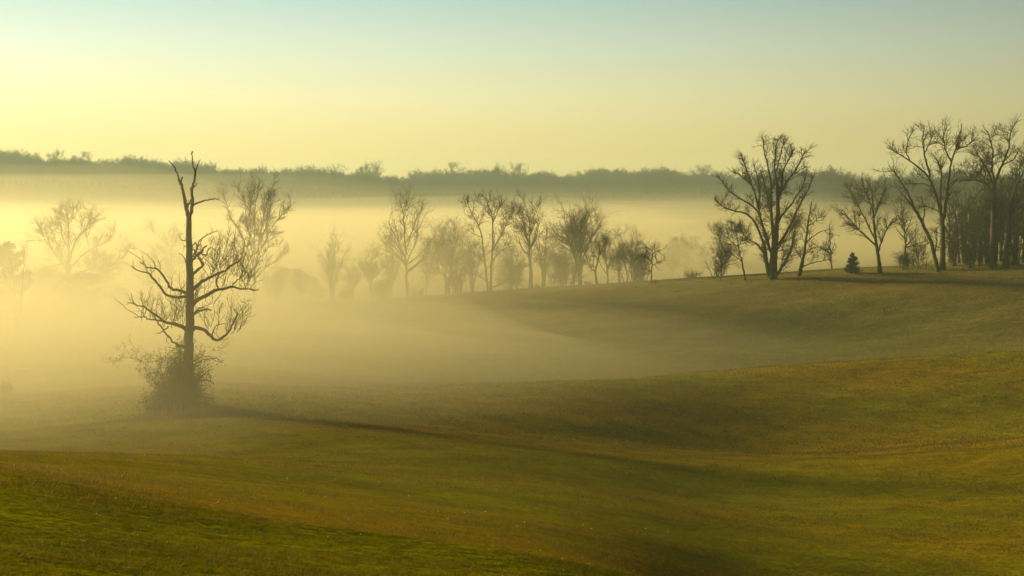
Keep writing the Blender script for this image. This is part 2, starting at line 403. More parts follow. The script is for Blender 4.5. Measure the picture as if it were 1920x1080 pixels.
def build_weeds():
    """rank dry weeds round the foot of the dead tree, trailing to the left"""
    mb = MB(); r_ = np.random.default_rng(5)
    n = 7000
    t = r_.beta(2.2, 1.8, n); px = 120 + t * 420; Yc = 112 - (1 - t) ** 2 * 6 + (t - .5) * 3
    Y = Yc + r_.normal(size=n) * (1.0 + 1.2 * np.exp(-((t - .6) / .25) ** 2)); X = (px - 960) / F * Y
    Z = ground_z(X, Y); hgt = (.12 + .60 * np.exp(-((t - .62) / .22) ** 2)) * r_.uniform(.4, 1.25, n)
    a = r_.uniform(0, 6.28, n); w = .018
    side = np.stack([np.cos(a) * w, np.sin(a) * w, 0 * a], 1); lean = r_.normal(size=(n, 2)) * .3
    b = np.stack([X, Y, Z - .03], 1); tp = b + np.stack([lean[:, 0] * hgt, lean[:, 1] * hgt, hgt], 1)
    mb.raw(np.stack([b - side, b + side, tp], 1).reshape(-1, 3), np.arange(3 * n).reshape(n, 3))
    hd = tp[::3]; mb.leaves(hd, .035)
    o = mb.build('weeds', WEED, smooth=False)
    tag(o, 'rank dry brown weeds in a low strip round the foot of the dead tree', 'weeds', kind='stuff')
build_weeds()

# ------------------------------------------------------------------ trees
def limb3d(pix, Y, slope, x0, r0, r1, n=14, jit=.04):
    """a limb given by photo points, leaning nearer or farther as it leaves the trunk"""
    ps = [P(a, b, Y) for a, b in pix]
    out = []
    for p in ps:
        dy = slope * abs(p[0] - x0) + 0.0
        k = (Y + dy) / Y
        out.append([p[0] * k, Y + dy, E + (p[2] - E) * k])
    Q = resample(out, n, jit)[None]
    return Q, np.linspace(r0, r1, n)[None]

def tree_from_limbs(name, label, cat, base_px, Y, trunk, limbs, levels, thin=1.0, group=None, mat=BARK, tmat=TWIG, jit=.05, limb_parts=False, leaf=None, extra=None):
    """trunk/limbs: (points, r0_px, r1_px); the limbs keep the photo's outline and get a depth of their own"""
    k = Y / F; trunk = [(p, a * thin, b * thin) for p, a, b in trunk]; limbs = [(p, a * thin, b * thin) for p, a, b in limbs]
    bx = (base_px - 960) / F * Y; bz = gz(bx, Y)
    root = empty(name, (bx, Y, bz)); tag(root, label, cat, group)
    org = np.array([bx, Y, bz])
    tm = MB(); cm = MB(); parents = []
    for j, (pts, a, b) in enumerate(trunk):
        ps = [P(u, v, Y) for u, v in pts]
        if j == 0 or len(pts) and abs(pts[0][0] - base_px) < 12 and pts[0][1] > H0 + 100 and ps[0][2] - bz < 4 and len(pts) > 1 and pts[0][1] >= trunk[0][0][0][1] - 6:
            ps = [np.array([ps[0][0], Y, bz - .35])] + ([] if ps[0][2] < bz + .2 else [ps[0]]) + ps[1:]
        n = 26
        Q = resample(ps, n, jit * .6)[None]
        Rr = np.linspace(a, b, n)[None] * k
        if j == 0: Rr = Rr * (1 + .55 * np.exp(-np.arange(n) / 1.6))[None]
        tm.tubes(Q, Rr, 9)
        parents.append((Q, Rr, .35, 1.0))
    limb_meshes = []
    for pts, a, b in limbs:
        n = 14; slope = rng.uniform(.25, .95) * rng.choice([-1, 1])
        Q, Rr = limb3d(pts, Y, slope, (pts[0][0] - 960) / F * Y, a * k, b * k, n, jit)
        if limb_parts:
            lm = MB(); lm.tubes(Q, Rr, 6); lo = lm.build('limb', mat, root, org)
        else:
            tm.tubes(Q, Rr, 6)
        parents.append((Q, Rr, .12, 1.0))
    tm.build('trunk', mat, root, org)
    tips = []
    for j, (Q, Rr, t0, t1) in enumerate(parents):
        lv = [dict(l) for l in (levels if j >= len(trunk) or len(levels) < 1 else levels)]
        if not lv: continue
        lv[0]['tmin'] = t0
        if j < len(trunk): lv[0]['per'] = lv[0]['per'] * .55
        res = ramify(Q, Rr, cm, lv)
        if res and len(res[-1][0]): tips.append(res[-1][0][:, -1])
        # fine spray right at the limb's own end
        if len(lv) > 2:
            Qe = Q[:, -5:]; Re = Rr[:, -5:]
            res = ramify(Qe, Re, cm, [dict(l, tmin=.1) for l in lv[1:]])
    if extra: extra(cm)
    if cm.n: cm.build('crown', tmat, root, org)
    if leaf and tips:
        lmb = MB(); tp = np.concatenate(tips); sel = tp[rng.uniform(size=len(tp)) < leaf[0]]
        lmb.leaves(sel + rng.normal(size=sel.shape) * .1, leaf[1]); lmb.build('leaves', DRYLEAF, root, org)
    return root

def LV(l2=3.0, l3=1.4, l4=.7, d2=.9, d3=2.2, d4=3.4, up=.35, ang=.75, wig=.14, r=.010):
    """three orders of bare twigs"""
    d2 *= 1.25; d3 *= 1.35; d4 *= 1.4; l2 *= 1.3; l3 *= 1.35; l4 *= 1.35; ang *= 1.15; up *= .6
    return [dict(per=d2, tmin=.2, tmax=1, ang=ang, length=l2, n=6, wig=wig, up=up, trop=.07, rk=.55, rmin=r * 1.5, lt=.35),
            dict(per=d3, tmin=.15, tmax=1, ang=ang, length=l3, n=4, wig=wig, up=up * .6, trop=.06, rk=.5, rmin=r * 1.15, lt=.3),
            dict(per=d4, tmin=.15, tmax=1, ang=ang * .9, length=l4, n=3, wig=wig, up=up * .5, trop=.05, rk=.5, rmin=r, lt=.3)]

def generic_arrays(h, w, style, r_trunk, det=1.0, tw=.010, seed=0):
    """a whole bare tree at the origin: returns (trunk MB, crown MB, twig tips)"""
    global rng
    old = rng; rng = np.random.default_rng(seed)
    tm, cm = MB(), MB()
    if style == 'fan' or style == 'bush':
        ns = 9 if style == 'fan' else 12
        stems = []
        for k in range(ns):
            a = k * 2.4 + rng.uniform(0, .8); sp = w * .5 * math.sqrt((k + .5) / ns) * rng.uniform(.85, 1.05); hh = h * rng.uniform(.88, 1) * (1 - .25 * (sp / (w * .5)) ** 2)
            fk = rng.uniform(.10, .28) * h if style == 'fan' else 0
            ox = rng.normal() * (w * .02 if style == 'fan' else w * .14); oy = rng.normal() * (w * .02 if style == 'fan' else w * .14)
            x1, y1 = ox + math.cos(a) * sp, oy + math.sin(a) * sp
            stems.append(resample([[ox, oy, -.3], [ox + (x1-ox) * .06, oy + (y1-oy) * .06, fk], [ox + (x1-ox) * .45, oy + (y1-oy) * .45, fk + (hh - fk) * .5], [x1 * 1, y1 * 1, hh]], 12, h * .006))
        S = np.stack(stems); Rr = np.linspace(r_trunk * .75, r_trunk * .10, 12)[None].repeat(ns, 0)
        tm.tubes(S, Rr, 6)
        L1, R1 = S, Rr; t0 = .3 if style == 'fan' else .12
        k1 = .26
    else:
        lean = rng.normal(size=2) * h * .05
        tr = resample([[0, 0, -.3], [lean[0] * .2, lean[1] * .2, h * .3], [lean[0] * .7, lean[1] * .7, h * .65], [lean[0], lean[1], h * .97]], 18, h * .006)[None]
        Rt = r_trunk * np.linspace(1, .10, 18)[None] ** .9
        Rt[0, :2] *= 1.25
        tm.tubes(tr, Rt, 8)
        up, ang, lt, t0 = {'oak': (.25, 1.0, .45, .28), 'pole': (.35, .95, .50, .30), 'up': (.45, .85, .30, .22)}[style]
        n1 = {'oak': 30, 'pole': 26, 'up': 26}[style]
        L1, R1 = spawn(tr, Rt, n1 / h / (1 - t0), t0, 1.0, ang, w * .78, 11, .10, up, .05 if style == 'oak' else .06, rk=1.5, rmin=.02, tip=.25, lt=lt)
        tm.tubes(L1, R1, 5)
        L1 = np.concatenate([L1, tr[:, 8:]], 0) if L1.shape[1] == tr[:, 8:].shape[1] else L1
        R1 = np.concatenate([R1, Rt[:, 8:]], 0) if R1.shape[0] != L1.shape[0] else R1
        t0 = .2; k1 = .22
    lv = LV(l2=k1 * min(h, w * 1.3), l3=k1 * .42 * min(h, w * 1.3), l4=.19 * .42 * min(h, w * 1.3) + .15, d2=.85 * det * 12 / max(h, 7), d3=2.0 * det * 12 / max(h, 9), d4=3.0 * det * 12 / max(h, 10), r=tw, up=.4)
    lv[0]['tmin'] = t0
    res = ramify(L1, R1, cm, lv)
    tips = res[-1][0][:, -1] if len(res[-1][0]) else np.zeros((0, 3))
    rng = old
    return tm, cm, tips

def generic_tree(label, px, top, spread, Y, style='oak', r=None, seed=0, group=None, name='bare_tree', det=1.0, leaf=None, dy=0):
    x = (px - 960) / F * Y; zb = gz(x, Y)
    ztop = E - (top - H0) / F * Y
    h = max(1.5, ztop - zb); w = spread / F * Y
    rt = r if r else .016 * h + .04
    tm, cm, tips = generic_arrays(h, w, style, rt, det, tw=.008 + Y * 1.1e-5, seed=seed)
    root = empty(name, (x, Y, zb)); tag(root, label, 'tree', group)
    tm.build('trunk', BARK, root); cm.build('crown', TWIG, root)
    if leaf:
        lm = MB(); sel = tips[np.random.default_rng(seed).uniform(size=len(tips)) < leaf[0]]
        lm.leaves(sel, leaf[1]); lm.build('leaves', DRYLEAF, root)
    return root

# --- the dead tree -------------------------------------------------
YD = 112.0
trunk = [([(354, 770), (351, 700), (354, 640), (356, 560), (355, 500), (354, 440), (354, 410)], 11.5, 5.0),
         ([(354, 412), (349, 392), (346, 372), (340, 345), (336, 338)], 4.2, 2.2),
         ([(354, 412), (359, 395), (361, 375), (359, 358), (365, 338), (366, 318)], 3.6, 1.8)]
limbs = [([(337, 342), (333, 325), (327, 313), (320, 305), (316, 301)], 2.0, .8),
         ([(337, 346), (340, 338), (342, 332)], 1.7, 1.4),
         ([(366, 320), (363, 313), (360, 306), (361, 297), (360, 289)], 1.6, .7),
         ([(367, 318), (371, 308), (375, 299)], 1.3, .7),
         ([(349, 394), (355, 384), (359, 374), (360, 362)], 2.0, 1.4),
         ([(350, 392), (351, 382), (353, 375)], 1.3, .6),
         ([(363, 352), (367, 347), (370, 343)], 1.1, .7), ([(361, 362), (357, 355), (358, 351)], 1.1, .7),
         ([(361, 388), (366, 382), (375, 378), (388, 375), (400, 373), (410, 373)], 2.0, .9),
         ([(354, 452), (346, 451), (340, 451), (337, 446), (334, 440)], 1.3, .4),
         ([(352, 494), (347, 492), (346, 484), (341, 478), (334, 475)], 1.2, .4),
         # right side, upper
         ([(357, 497), (361, 488), (368, 479), (379, 471), (384, 462), (388, 460)], 3.0, 1.3),
         ([(359, 484), (366, 474), (374, 460), (378, 450)], 1.6, .8),
         ([(372, 462), (366, 455), (358, 463), (362, 465)], 1.2, .8),
         ([(380, 498), (382, 494), (372, 482), (369, 478)], 1.2, .9),
         ([(358, 523), (364, 512), (372, 503), (381, 501), (377, 488), (369, 479), (364, 470), (358, 463)], 3.2, 1.0),
         ([(368, 480), (376, 474), (385, 480), (390, 470), (396, 463)], 1.8, .9),
         ([(367, 475), (370, 458), (377, 449), (388, 440), (399, 436), (408, 431)], 1.4, .6),
         # long rising limb right
         ([(359, 546), (369, 536), (380, 527), (389, 520), (405, 516), (415, 511), (428, 504), (440, 496), (448, 490), (453, 483)], 4.0, 1.2),
         # second right limb, crooked to the far right
         ([(360, 574), (368, 564), (378, 557), (390, 553), (402, 546), (409, 540), (418, 545), (427, 540), (436, 533), (443, 542), (455, 544), (470, 544), (485, 543)], 4.2, .9),
         ([(408, 541), (406, 530), (409, 518), (417, 508)], 1.8, .8),
         ([(436, 534), (443, 527), (452, 520), (460, 510)], 1.3, .5),
         ([(360, 592), (368, 585), (378, 582), (388, 580), (396, 582)], 2.8, 1.3),
         ([(363, 588), (372, 578), (381, 577), (390, 581)], 1.4, .8),
         # low right limb sagging and rising
         ([(360, 619), (370, 614), (382, 616), (391, 626), (396, 634), (409, 640), (420, 632), (431, 620), (438, 604), (446, 588)], 4.0, 1.1),
         ([(396, 632), (400, 618), (408, 609), (421, 606)], 1.3, .6),
         # left side
         ([(352, 552), (345, 547), (337, 544), (320, 543), (315, 534), (310, 522), (303, 512), (293, 505), (285, 501), (276, 502)], 3.4, 1.1),
         ([(292, 504), (290, 495), (286, 488), (281, 485)], 1.1, .5),
         ([(276, 503), (272, 497), (264, 493), (262, 490)], 1.1, .5),
         ([(352, 557), (340, 557), (322, 558), (308, 550), (299, 538), (293, 526), (284, 516), (273, 508), (262, 510), (252, 505), (246, 498)], 3.2, .7),
         ([(351, 620), (343, 612), (330, 607), (316, 606), (305, 601), (293, 592), (283, 583), (268, 575), (250, 569)], 4.0, .9),
         ([(250, 570), (248, 560), (245, 549)], 1.0, .5), ([(250, 570), (242, 568), (237, 571)], .8, .4),
         ([(305, 602), (292, 600), (280, 598), (265, 594), (252, 595)], 1.8, .7),
         ([(288, 588), (296, 604), (306, 620), (318, 634), (330, 645), (345, 650)], 1.3, 2.0),
         ([(316, 612), (306, 620), (298, 625), (291, 625)], 1.4, .5),
         ([(350, 650), (338, 650), (330, 648)], 2.6, 1.6),
         # snapped stubs near the foot
         ([(362, 683), (375, 677), (390, 672), (405, 673), (418, 680)], 1.3, .6), ([(362, 677), (380, 669), (400, 668)], 1.1, .5),
         ([(368, 716), (378, 706), (386, 700)], 1.6, 1.2), ([(366, 718), (380, 713), (393, 714), (400, 718)], 1.6, .7), ([(395, 714), (392, 703), (389, 693)], .8, .5)]
DL = LV(l2=1.2, l3=.6, l4=.32, d2=.45, d3=1.2, d4=1.6, up=.5, ang=.8, wig=.22, r=.007)
def dead_extra(cm):
    """fine upright lacework that rises from the long limbs"""
    for (cx, cy, ex, ey, nn, ang) in [(430, 505, 34, 20, 15, 1.5), (385, 560, 26, 10, 8, 1.4), (420, 520, 40, 16, 12, 1.5), (438, 612, 14, 20, 9, 1.3), (408, 612, 20, 10, 6, 1.5), (463, 540, 18, 5, 6, 1.5),
                                  (300, 595, 36, 8, 10, 1.6), (325, 610, 20, 8, 7, 1.7), (345, 580, 10, 20, 5, 1.8), (270, 590, 16, 10, 4, 1.7), (328, 560, 20, 6, 3, 1.7)]:
        st = []
        for k in range(int(nn * 1.6)):
            a = P(cx + rng.uniform(-1, 1) * ex, cy + rng.uniform(-.3, .8) * ey, YD + rng.uniform(-2.5, 2.5))
            Lh = rng.uniform(1.3, 3.4) * (1.15 if cx > 400 and cy < 530 else .75); th = ang + rng.normal() * .35
            b = a + np.array([math.cos(th) * Lh, rng.normal() * .3 * Lh, math.sin(th) * Lh])
            st.append(resample([a, (a + b) / 2 + rng.normal(size=3) * .15, b], 8, .06))
        S = np.stack(st); Rr = np.linspace(.024, .008, 8)[None].repeat(len(st), 0)
        cm.tubes(S, Rr, 4)
        ramify(S, Rr, cm, LV(l2=.75, l3=.38, l4=.22, d2=1.7, d3=2.0, d4=1.6, up=.3, ang=.65, wig=.2, r=.0065)[0:3])
# twigs grow only from the middle and lower limbs; the top is bare and snapped
root_dead = tree_from_limbs('dead_tree', 'tall dead tree with a bare forked top and crooked limbs in the mist', 'tree', 354, YD, trunk, limbs[:11], [], mat=DEADWOOD, limb_parts=True, jit=.035)
def more_limbs():
    k = YD / F; bx = (354 - 960) / F * YD; org = np.array([bx, YD, gz(bx, YD)]); cm = MB()
    for pts, a, b in limbs[11:]:
        slope = rng.uniform(.2, .8) * rng.choice([-1, 1])
        Q, Rr = limb3d(pts, YD, slope, bx, a * k, b * k, 18, .035)
        lm = MB(); lm.tubes(Q, Rr, 6); lm.build('limb', DEADWOOD, root_dead, org)
        ramify(Q, Rr, cm, [dict(DL[0], tmin=.35), DL[1], DL[2]])
    dead_extra(cm)
    cm.build('twigs', TWIG, root_dead, org)
    # knots and burrs on the trunk
more_limbs()

def make_bird():
    p = P(360, 288.6, YD)
    root = empty('bird', (p[0], p[1] , p[2] + .0)); tag(root, 'small dark bird perched upright on the topmost tip of the dead tree', 'bird')
    mb = MB()
    # body, neck and head as one lofted surface, tail below
    cen = np.array([[-.10, 0, -.07], [-.055, 0, -.015], [-.03, 0, .03], [0, 0, .085], [.018, 0, .135], [.028, 0, .165], [.035, 0, .195], [.045, 0, .222], [.05, 0, .238], [.075, 0, .225], [.10, 0, .22]])
    rad = np.array([.008, .022, .045, .060, .055, .042, .036, .036, .022, .010, .002])
    mb.tubes(cen[None], rad[None], 10); mb.build('body', FEATHER, root)
    w = MB()
    for s in (-1, 1):
        w.tubes(np.array([[[.02, s*.045, .14], [-.02, s*.058, .08], [-.07, s*.035, .01], [-.10, s*.015, -.04]]]), np.array([[.02, .026, .018, .004]]), 6)
    w.build('wing', FEATHER, root)
make_bird()

def make_bramble():
    bx = (335 - 960) / F * YD; by = YD + .6; bz = gz(bx, by)
    root = empty('bramble_bush', (bx, by, bz)); tag(root, 'leafy bramble thicket heaped round the foot of the dead tree', 'bush')
    sm, lm = MB(), MB(); st = []
    for k in range(150):
        px = rng.normal(332, 30); px = min(max(px, 258), 415); d = rng.normal() * 1.1
        a = np.array([(px - 960) / F * YD, by + d, 0]); a[2] = gz(a[0], a[1]) - .1
        env = 1.3 + 4.0 * math.exp(-((px - 338) / 30) ** 2)
        hgt = env * rng.uniform(.45, 1.1); dx = rng.normal(-.12, .32) * hgt * .5
        b = a + np.array([dx, rng.normal() * .5, hgt]); c = b + np.array([dx * .7, rng.normal() * .4, -.12 * hgt])
        st.append(resample([a, (a + b) / 2 + rng.normal(size=3) * .12, b, c], 10, .04))
    S = np.stack(st); Rr = np.linspace(.022, .007, 10)[None].repeat(len(st), 0); sm.tubes(S, Rr, 4)
    res = ramify(S, Rr, sm, LV(l2=.9, l3=.45, l4=.3, d2=2.2, d3=2.2, d4=1.5, up=.2, ang=1.0, wig=.25, r=.007))
    tips = np.concatenate([res[0][0].reshape(-1, 3), res[1][0][:, -1], res[2][0][:, -1]])
    zz = tips[:, 2] - bz
    keep = rng.uniform(size=len(tips)) < np.clip(1.0 - zz / 6.5, .25, 1)
    tips = tips[keep]
    lm.leaves(tips + rng.normal(size=tips.shape) * .08, .07)
    lm.leaves(tips + rng.normal(size=tips.shape) * .16, .06)
    org = np.array([bx, by, bz])
    sm.build('stems', TWIG, root, org); lm.build('foliage', BRAMBLE, root, org)
make_bramble()

# --- trees on the far pasture's crest --------------------------------
YB = 241.0
bigL = LV(l2=1.9, l3=1.0, l4=.55, d2=1.3, d3=2.8, d4=3.6, up=.45, ang=.72, wig=.18, r=.013)
tree_from_limbs('bare_tree', 'big spreading bare tree with a thick trunk and many upswept limbs on the hill crest', 'tree', 1449, YB,
    [([(1449, 522), (1450, 490), (1452, 474), (1454, 445), (1455, 425)], 8.5, 5.5), ([(1444, 522), (1437, 490), (1432, 462)], 5.0, 3.2), ([(1455, 428), (1459, 402), (1459, 374), (1460, 350)], 4.5, 2.4)],
    [([(1452, 460), (1448, 431), (1447, 400), (1446, 374), (1445, 333), (1438, 302), (1429, 276), (1432, 261)], 3.2, .8),
     ([(1458, 402), (1457, 345), (1452, 310), (1454, 282), (1459, 261)], 2.6, .8), ([(1456, 320), (1462, 295), (1468, 275), (1470, 264)], 1.6, .7),
     ([(1464, 359), (1469, 316), (1481, 296), (1487, 282)], 2.2, .8),
     ([(1459, 372), (1467, 353), (1481, 333), (1495, 316), (1504, 293), (1512, 282)], 2.3, .8), ([(1481, 333), (1500, 318), (1512, 312)], 1.4, .7),
     ([(1456, 462), (1470, 445), (1481, 422), (1492, 402), (1501, 382), (1510, 364), (1518, 351), (1525, 332)], 2.9, .8),
     ([(1457, 420), (1467, 402), (1487, 379), (1498, 360), (1504, 351), (1512, 325)], 2.6, .8),
     ([(1450, 480), (1444, 470), (1437, 450), (1432, 431), (1421, 385), (1415, 356), (1403, 330), (1395, 307), (1389, 287)], 3.2, .8), ([(1415, 356), (1405, 342), (1385, 326), (1370, 320)], 1.7, .7),
     ([(1434, 440), (1429, 414), (1420, 395), (1406, 382), (1390, 374), (1378, 365), (1366, 357), (1357, 348), (1352, 336)], 2.2, .7),
     ([(1437, 488), (1436, 465), (1425, 436), (1415, 414), (1405, 402), (1395, 396), (1378, 396), (1360, 391), (1348, 382), (1340, 374)], 2.9, .7),
     ([(1437, 490), (1430, 470), (1418, 457), (1400, 448), (1392, 440), (1389, 428), (1378, 420)], 1.8, .6),
     ([(1452, 431), (1446, 400), (1438, 370), (1432, 340), (1426, 318)], 2.2, .8), ([(1421, 385), (1426, 360), (1420, 330), (1412, 305)], 1.8, .7),
     ([(1456, 516), (1464, 504), (1478, 480), (1484, 466), (1489, 440)], 2.8, 1.9), ([(1458, 468), (1466, 456), (1474, 448), (1484, 428)], 1.5, .6), ([(1458, 470), (1470, 468), (1480, 474), (1492, 452)], 1.0, .5)],
    bigL)
trL = LV(l2=2.5, l3=1.25, l4=.65, d2=.85, d3=2.1, d4=3.0, up=.40, ang=.75, wig=.15, r=.012)
tree_from_limbs('bare_tree', 'tall bare tree forking into two rounded crowns above a straight trunk on the hill crest', 'tree', 1767, 243,
    [([(1767, 504), (1768, 460), (1767, 413)], 5.6, 4.2)],
    [([(1767, 415), (1760, 385), (1753, 360), (1744, 333), (1734, 322), (1724, 316), (1706, 301), (1682, 286), (1664, 277)], 3.2, .7),
     ([(1744, 333), (1738, 308), (1733, 289), (1730, 265), (1733, 235)], 2.2, .7), ([(1733, 289), (1742, 270), (1750, 250)], 1.3, .6), ([(1706, 301), (1698, 285), (1703, 262), (1712, 245)], 1.3, .6),
     ([(1768, 413), (1773, 390), (1777, 342), (1784, 304), (1792, 280), (1801, 256), (1804, 232)], 3.0, .7), ([(1792, 280), (1813, 274), (1830, 258)], 1.6, .6), ([(1784, 304), (1772, 280), (1768, 255), (1775, 238)], 1.6, .6),
     ([(1766, 405), (1764, 378), (1764, 345), (1766, 319), (1758, 300)], 2.2, .8), ([(1783, 345), (1790, 340), (1796, 334)], 1.0, .8), ([(1750, 352), (1735, 345), (1720, 345), (1705, 343)], 1.5, .6),
     ([(1764, 400), (1752, 392), (1742, 388), (1730, 386)], 1.3, .6)],
    trL)
tree_from_limbs('bare_tree', 'leaning bare tree with drooping limbs crossing in front of the two crowned tree', 'tree', 1757, 240,
    [([(1758, 504), (1752, 480), (1747, 455), (1738, 436), (1730, 419), (1722, 403), (1712, 388)], 4.0, 2.6)],
    [([(1712, 388), (1702, 376), (1696, 368), (1690, 362)], 2.4, .8), ([(1716, 392), (1708, 375), (1701, 357), (1690, 342), (1682, 330), (1667, 310)], 2.2, .7), ([(1730, 420), (1735, 395), (1728, 370)], 1.4, .6),
     ([(1752, 480), (1758, 450), (1755, 425)], 1.4, .6)],
    LV(l2=2.6, l3=1.3, l4=.65, d2=.8, d3=2.0, d4=2.6, up=.1, ang=.9, wig=.18, r=.012))
tree_from_limbs('bare_tree', 'heavy dark twin trunked bare tree at the edge of the wood on the crest', 'tree', 1872, 245,
    [([(1861, 504), (1862, 450), (1863, 400), (1863, 345)], 6.5, 4.5), ([(1886, 504), (1888, 450), (1890, 430), (1896, 378)], 6.5, 3.8)],
    [([(1863, 350), (1855, 325), (1845, 307), (1835, 290), (1824, 274)], 2.6, .7), ([(1858, 340), (1848, 335), (1832, 322), (1820, 312)], 2.0, .6), ([(1862, 362), (1850, 345), (1830, 336), (1812, 340)], 1.8, .6),
     ([(1864, 348), (1872, 325), (1878, 313), (1886, 292), (1893, 274), (1896, 246)], 2.8, .7), ([(1864, 340), (1860, 310), (1862, 280), (1852, 246)], 2.2, .7), ([(1880, 310), (1900, 300), (1912, 280)], 1.6, .6),
     ([(1896, 380), (1905, 350), (1913, 333), (1925, 310), (1930, 290)], 2.6, .7), ([(1895, 390), (1905, 380), (1920, 372), (1940, 350)], 2.2, .7), ([(1889, 430), (1900, 410), (1922, 396)], 1.8, .6), ([(1887, 440), (1878, 415), (1876, 385), (1880, 360)], 1.6, .6)],
    LV(l2=3.0, l3=1.4, l4=.7, d2=1.15, d3=2.6, d4=3.4, up=.4, ang=.8, wig=.17, r=.013))
tree_from_limbs('bare_tree', 'open crowned bare tree alone beside the small dark cedar on the crest', 'tree', 1651, 242,
    [([(1651, 510), (1647, 480), (1642, 452), (1638, 413), (1636, 366), (1631, 345)], 3.8, .9)],
    [([(1643, 462), (1632, 450), (1620, 440), (1608, 428), (1599, 419), (1588, 405), (1579, 393)], 1.8, .6), ([(1647, 472), (1652, 455), (1659, 437), (1668, 422), (1675, 410)], 1.6, .6),
     ([(1641, 448), (1628, 425), (1618, 402), (1608, 382), (1600, 362)], 1.8, .6), ([(1638, 415), (1645, 390), (1654, 370), (1660, 352)], 1.5, .6), ([(1637, 395), (1628, 372), (1620, 352)], 1.4, .6)],
    LV(l2=2.4, l3=1.15, l4=.6, d2=1.1, d3=2.4, d4=3.0, up=.45, ang=.7, wig=.14, r=.012))
tree_from_limbs('bare_tree', 'slim leaning bare tree with tiered side branches beside the big spreading tree', 'tree', 1497, 244,
    [([(1496, 522), (1503, 495), (1507, 480), (1514, 431), (1517, 405), (1522, 378)], 3.4, .9), ([(1500, 520), (1507, 490), (1511, 455)], 1.8, 1.0)],
    [([(1511, 455), (1525, 442), (1540, 434), (1556, 430)], 1.2, .5), ([(1506, 500), (1520, 494), (1538, 490), (1556, 487)], 1.2, .5), ([(1508, 478), (1522, 466), (1535, 462), (1550, 470)], 1.1, .5),
     ([(1515, 425), (1528, 415), (1540, 402)], 1.1, .5), ([(1513, 440), (1503, 425), (1498, 410)], 1.0, .5), ([(1506, 488), (1496, 476), (1490, 462)], 1.0, .5)],
    LV(l2=2.0, l3=1.0, l4=.55, d2=1.3, d3=2.4, d4=3.0, up=.15, ang=.85, wig=.14, r=.012))
tree_from_limbs('bare_tree', 'thin dark leaning sapling on the crest under the low limbs of the big spreading tree', 'tree', 1398, 243,
    [([(1398, 528), (1392, 495), (1386, 470), (1383, 448), (1378, 425)], 1.9, .6)],
    [([(1391, 490), (1378, 480), (1365, 470)], .9, .4), ([(1386, 465), (1372, 452), (1358, 442), (1352, 430)], .9, .4), ([(1385, 460), (1393, 445), (1396, 430)], .8, .4), ([(1383, 448), (1372, 432), (1362, 420)], .8, .4)],
    LV(l2=2.0, l3=1.0, l4=.55, d2=1.4, d3=2.4, d4=2.8, up=.2, ang=.8, r=.012))
generic_tree('pale slender bare tree standing just downhill of the dark leaning sapling', 1352, 450, 58, 246, 'up', .11, seed=21)
generic_tree('low scrubby bare tree on the crest between the cedar and the leaning tree', 1722, 430, 70, 248, 'bush', .07, seed=22, det=.8)

# --- trees of the middle hedge, just behind the pasture edge ----------
tree_from_limbs('bare_tree', 'tallest bare tree of the middle row with two straight parallel stems', 'tree', 919, 285,
    [([(919, 560), (920, 530), (922, 491), (924, 450), (924, 419), (921, 395)], 3.6, 1.2), ([(916, 560), (913, 525), (909, 491), (905, 460), (903, 439), (894, 415)], 2.8, 1.2)],
    [([(894, 417), (887, 405), (880, 388), (874, 372)], 1.2, .5), ([(923, 420), (932, 400), (938, 382)], 1.4, .5), ([(921, 400), (915, 385), (914, 372)], 1.2, .5), ([(923, 470), (938, 445), (948, 425), (955, 402)], 1.6, .5),
     ([(922, 490), (940, 470), (956, 462)], 1.3, .5), ([(909, 492), (895, 478), (880, 470)], 1.3, .5), ([(916, 530), (895, 515), (875, 512), (858, 525)], 1.4, .5), ([(921, 540), (945, 530), (962, 515), (975, 500)], 1.4, .5), ([(904, 445), (890, 440), (878, 432)], 1.1, .5)],
    LV(l2=2.8, l3=1.4, l4=.75, d2=1.1, d3=2.2, d4=2.8, up=.4, ang=.75, r=.012), thin=.75)
generic_tree('ivy footed bare tree with several upright stems next to the two stemmed tree', 995, 396, 84, 286, 'up', .42, seed=31)
generic_tree('broad fan shaped bare tree with a domed crown in the middle row', 1088, 384, 116, 292, 'fan', .34, seed=32, det=.95)
tree_from_limbs('bare_tree', 'small dark bare tree with a crooked curving stem in front of the fan shaped tree', 'tree', 1123, 276,
    [([(1123, 549), (1119, 530), (1116, 508), (1121, 490), (1124, 474), (1122, 455)], 2.4, 1.0)],
    [([(1117, 512), (1106, 500), (1100, 485)], 1.1, .5), ([(1124, 475), (1132, 462), (1136, 448)], 1.0, .5), ([(1121, 488), (1110, 470), (1108, 452)], 1.0, .5)],
    LV(l2=1.8, l3=.9, l4=.5, d2=1.2, d3=2.4, d4=2.6, up=.3, r=.012))
generic_tree('bushy many stemmed thicket tree filling the gap beyond the crooked tree', 1180, 436, 74, 290, 'bush', .13, seed=33, det=.8)
generic_tree('slender bare tree rising behind the bushy thicket tree', 1160, 450, 40, 300, 'up', .16, seed=34)
tree_from_limbs('bare_tree', 'small isolated bare tree with level tiered branches at the end of the middle row', 'tree', 1221, 262,
    [([(1221, 542), (1222, 510), (1223, 477), (1223, 461)], 1.7, .6)],
    [([(1222, 500), (1232, 492), (1242, 490)], .8, .4), ([(1222, 490), (1213, 483), (1206, 480)], .8, .4), ([(1223, 478), (1232, 470), (1240, 470)], .7, .4), ([(1222, 510), (1212, 504), (1206, 503)], .7, .4), ([(1223, 470), (1214, 465), (1208, 463)], .7, .4)],
    LV(l2=1.6, l3=.8, l4=.45, d2=2.2, d3=2.6, d4=2.6, up=.15, ang=.8, r=.012))
generic_tree('bare tree holding clumps of withered leaves at its top in the middle row', 764, 390, 104, 300, 'oak', .34, seed=35, leaf=(.35, .10))
